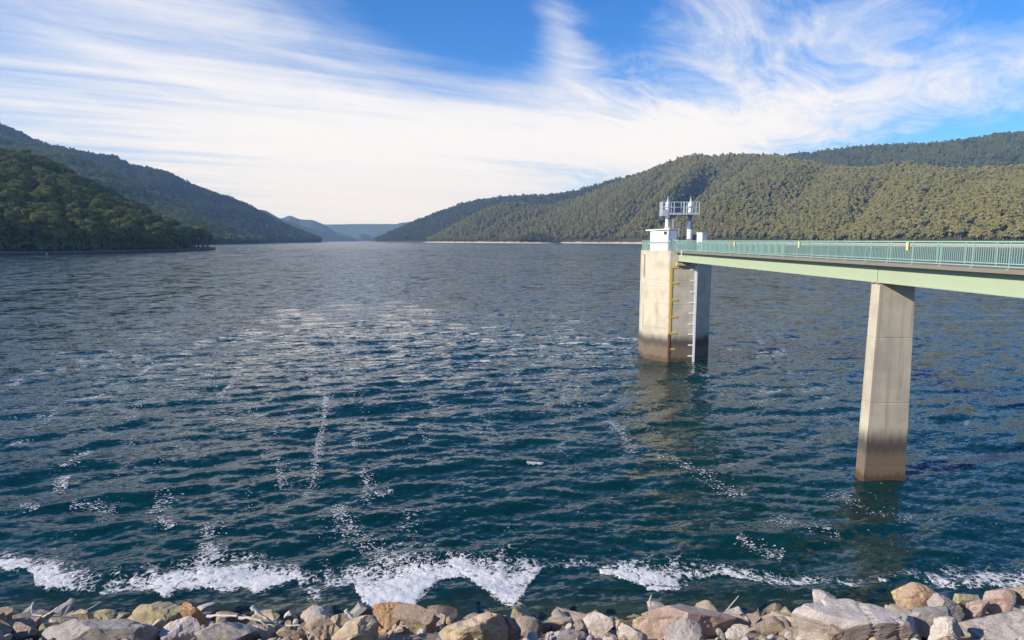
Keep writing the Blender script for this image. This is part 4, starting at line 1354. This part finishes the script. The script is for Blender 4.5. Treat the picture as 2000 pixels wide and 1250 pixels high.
# ------------------------------------------------------------------ footbridge
SL = 0.048
nrm = math.hypot(1, SL)
BA, BN = (SL / nrm, -1 / nrm), (1 / nrm, SL / nrm)       # towards the dam, to the right
PY = 32.64                                                # pier front face
B0 = (17.57 + 0.85 - 0.02, FRONT - 0.06)                  # axis point at the tower
LEN = (FRONT - 0.06 + 1.2) * nrm
PS = (FRONT - 0.06 - PY - 0.4) * nrm                      # station of the pier
br = thing('footbridge', 'long pale green steel footbridge from the dam to the intake tower', 'bridge', (B0[0], B0[1], DECK))
for s0, s1 in ((0, PS - 0.012), (PS + 0.012, LEN)):
    d_ = B().obox(B0, BA, BN, s0, s1, -1.34, 1.34, DECK - 0.175, DECK).put('deck_slab', br, M['slab'])
    for side in (-1, 1):
        g0, g1 = (-0.87, -0.83) if side < 0 else (0.83, 0.87)
        f0, f1 = (-0.94, -0.76) if side < 0 else (0.76, 0.94)
        gd = B().obox(B0, BA, BN, s0 + 0.02, s1 - 0.005, g0, g1, 10.845, DECK - 0.21).put('girder', br, M['green'])
        B().obox(B0, BA, BN, s0 + 0.02, s1 - 0.005, f0, f1, 10.80, 10.843).put('bottom_flange', gd, M['green'])
        B().obox(B0, BA, BN, s0 + 0.02, s1 - 0.005, f0, f1, DECK - 0.208, DECK - 0.177).put('top_flange', gd, M['green'])
    k = s0 + 1.0
    while k < s1 - 0.5:
        B().obox(B0, BA, BN, k, k + 0.08, -0.826, 0.826, 11.0, 11.5).put('cross_frame', br, M['green'])
        k += 5.2
for off, nm in ((-1.28, 'left_railing'), (1.28, 'right_railing')):
    pa = [(B0[0] + BA[0] * s_ + BN[0] * off, B0[1] + BA[1] * s_ + BN[1] * off) for s_ in (0.1, LEN)]
    single = 300 if off < 0 else 0
    bars, posts = railing(br, 'railing', pa, M['rail_green'], DECK, RZ, 0.13, False, single, 1.83, near=23.0)
    if off < 0:
        for x, y, r_ in posts:
            B().obox((x, y), BA, BN, -0.025, 0.025, -0.075, -0.062, DECK - 0.05, DECK + 0.02).put('rail_bracket', bars, M['rail_green'])
for s_ in (0.12, PS - 0.22, PS + 0.18):
    for side in (-0.85, 0.85):
        B().obox(B0, BA, BN, s_ - 0.14, s_ + 0.14, side - 0.14, side + 0.14, 10.74 if s_ > 1 else 10.70, 10.798).put('bearing', br, M['slab'])
B().box(17.3, 19.5, FRONT - 0.32, FRONT + 0.02, 10.35, 10.698).put('bearing_ledge', tower, M['concrete'])
# white conduit bracket hanging on the deck edge near the tower
cb_ = B().obox(B0, BA, BN, 2.4, 2.5, -1.42, -1.345, 11.45, 11.96).put('conduit', None, M['white'])
tag(cb_, 'short white conduit hooked over the bridge edge near the tower', 'conduit')
gate = thing('gate_post', 'pair of pale posts where the bridge meets the tower deck', 'gate', (17.4, FRONT + 0.2, DECK))
for xx in (17.06, 17.3):
    B().box(xx, xx + 0.09, FRONT + 0.16, FRONT + 0.25, DECK + .002, DECK + 1.15).put('post', gate, M['white'])
B().box(17.15, 17.30, FRONT + 0.18, FRONT + 0.22, DECK + 0.95, DECK + 1.06).put('cross_bar', gate, M['white'])

# marker plates hung on the near railing
for pxm, lab in ((1434, 'pale yellow marker plate on the bridge railing nearest the tower'), (1560, 'pale yellow marker plate on the bridge railing between the tower and the pier'), (1772, 'large looking yellow and brown marker plate on the railing above the pier')):
    # station where the railing crosses that sight line
    r0 = ray(pxm, 480)[0]
    ax, ay = B0[0] + BN[0] * -1.37, B0[1] + BN[1] * -1.37
    s_ = (r0 * ay - ax) / (BA[0] - r0 * BA[1])
    t_ = thing('marker_plate', lab, 'marker', (ax + BA[0] * s_, ay + BA[1] * s_, RZ - 0.4), 'marker plates on the bridge railing')
    B().obox((ax, ay), BA, BN, s_ - 0.07, s_ + 0.07, 0.0, 0.02, RZ - 0.44, RZ - 0.06).put('plate', t_, M['pale_yellow'])
    B().obox((ax, ay), BA, BN, s_ + 0.072, s_ + 0.09, 0.0, 0.06, RZ - 0.43, RZ - 0.08).put('backing', t_, M['brown'])

# ------------------------------------------------------------------ bridge pier
pier = thing('bridge_pier', 'slender tapered concrete pier carrying the footbridge out of the lake', 'pier', (20.05, PY + 0.4, 0))


def pier_ring(z, i=0.0):
    t = (10.74 - z) / 10.74
    xa, xb = 19.10 - 0.12 * t + i, 20.92 + 0.30 * t - i
    ya, yb = PY + i, PY + 0.78 + 0.06 * t - i
    return [(xa, ya, z), (xb, ya, z), (xb, yb, z), (xa, yb, z)]


zs = [-8.0] + [at_y(1740, q, PY).z for q in (911, 787, 660)] + [10.73]
for z0, z1 in zip(zs, zs[1:]):
    b = B()
    for a0, b0, ia, ib in ((z0 + 0.002, z0 + 0.025, 0.022, 0), (z0 + 0.025, z1 - 0.025, 0, 0), (z1 - 0.025, z1 - 0.002, 0, 0.022)):
        b.hexa(pier_ring(a0, ia) + pier_ring(b0, ib))
    bmesh.ops.remove_doubles(b.bm, verts=b.bm.verts, dist=0.0005)
    seen = {}
    for f_ in list(b.bm.faces):
        key = tuple(sorted(v_.index for v_ in f_.verts))
        if abs(f_.normal.z) > 0.9 and z0 + 0.01 < f_.calc_center_median().z < z1 - 0.01:
            b.bm.faces.remove(f_)
    b.put('concrete_lift', pier, M['pier_concrete'])
B().hexa(pier_ring(-8, 0.05) + pier_ring(10.70, 0.05)).put('core', pier, M['slab'])

# ------------------------------------------------------------------ boat and buoy
bc = at_z(540, 484.5)
boat = thing('motor_boat', 'tiny white motor boat far out on the lake by the left shore', 'boat', tuple(bc))
bm = bmesh.new()
rings = []
for x, w, zb, zt in ((-2.6, 0.95, -0.1, 0.75), (-1.2, 1.1, -0.25, 0.8), (0.6, 1.05, -0.25, 0.95), (1.9, 0.65, -0.05, 1.15), (2.8, 0.06, 0.75, 1.3)):
    rings.append([bm.verts.new((bc.x + x, bc.y + yy, zz)) for yy, zz in ((-w, zt), (-w * 0.75, zb + 0.3), (0, zb), (w * 0.75, zb + 0.3), (w, zt))])
for a, b_ in zip(rings, rings[1:]):
    for i in range(4):
        bm.faces.new((a[i], b_[i], b_[i + 1], a[i + 1]))
    bm.faces.new((a[4], b_[4], b_[0], a[0]))
bm.faces.new(rings[0])
bmesh.ops.recalc_face_normals(bm, faces=bm.faces)
obj('hull', bm, boat, M['white'])
B().hexa([(bc.x - 0.9, bc.y - 0.75, 0.85), (bc.x + 0.9, bc.y - 0.75, 0.95), (bc.x + 0.9, bc.y + 0.75, 0.95), (bc.x - 0.9, bc.y + 0.75, 0.85),
          (bc.x - 0.9, bc.y - 0.65, 1.9), (bc.x + 0.3, bc.y - 0.65, 1.9), (bc.x + 0.3, bc.y + 0.65, 1.9), (bc.x - 0.9, bc.y + 0.65, 1.9)]).put('cabin', boat, M['white'])
B().box(bc.x - 0.6, bc.x + 0.2, bc.y - 0.78, bc.y - 0.73, 1.25, 1.75).put('window', boat, M['glass'])
B().box(bc.x - 2.95, bc.x - 2.62, bc.y - 0.22, bc.y + 0.22, -0.1, 1.05).put('outboard_motor', boat, M['dark'])
bp = at_z(91, 496.5)
bu = B().lathe((bp.x, bp.y), [(0.3, -0.4), (0.8, 0.0), (0.85, 0.5), (0.45, 0.9), (0.18, 1.1), (0.15, 1.7), (0.05, 1.8)], 14).put('buoy', None, M['white'])
tag(bu, 'small white buoy close to the shore of the left headland', 'buoy')

# ------------------------------------------------------------------ air
hz = B().box(-14000, 14000, -700, 15000, -28, 900)


def haze_mat():
    m = bpy.data.materials.new('lake_air')
    m.use_nodes = True
    g = NT(m.node_tree)
    out = g.n('ShaderNodeOutputMaterial')
    v = g.n('ShaderNodeVolumePrincipled', {'Color': (0.32, 0.57, 1.0, 1), 'Absorption Color': (1, 1, 1, 1), 'Density': 7.0e-5, 'Anisotropy': 0.0})
    g.link(v.outputs[0], out.inputs['Volume'])
    return m


hz.put('haze', None, haze_mat(), kind='stuff', label='thin blue air haze over the lake and hills', category='haze')
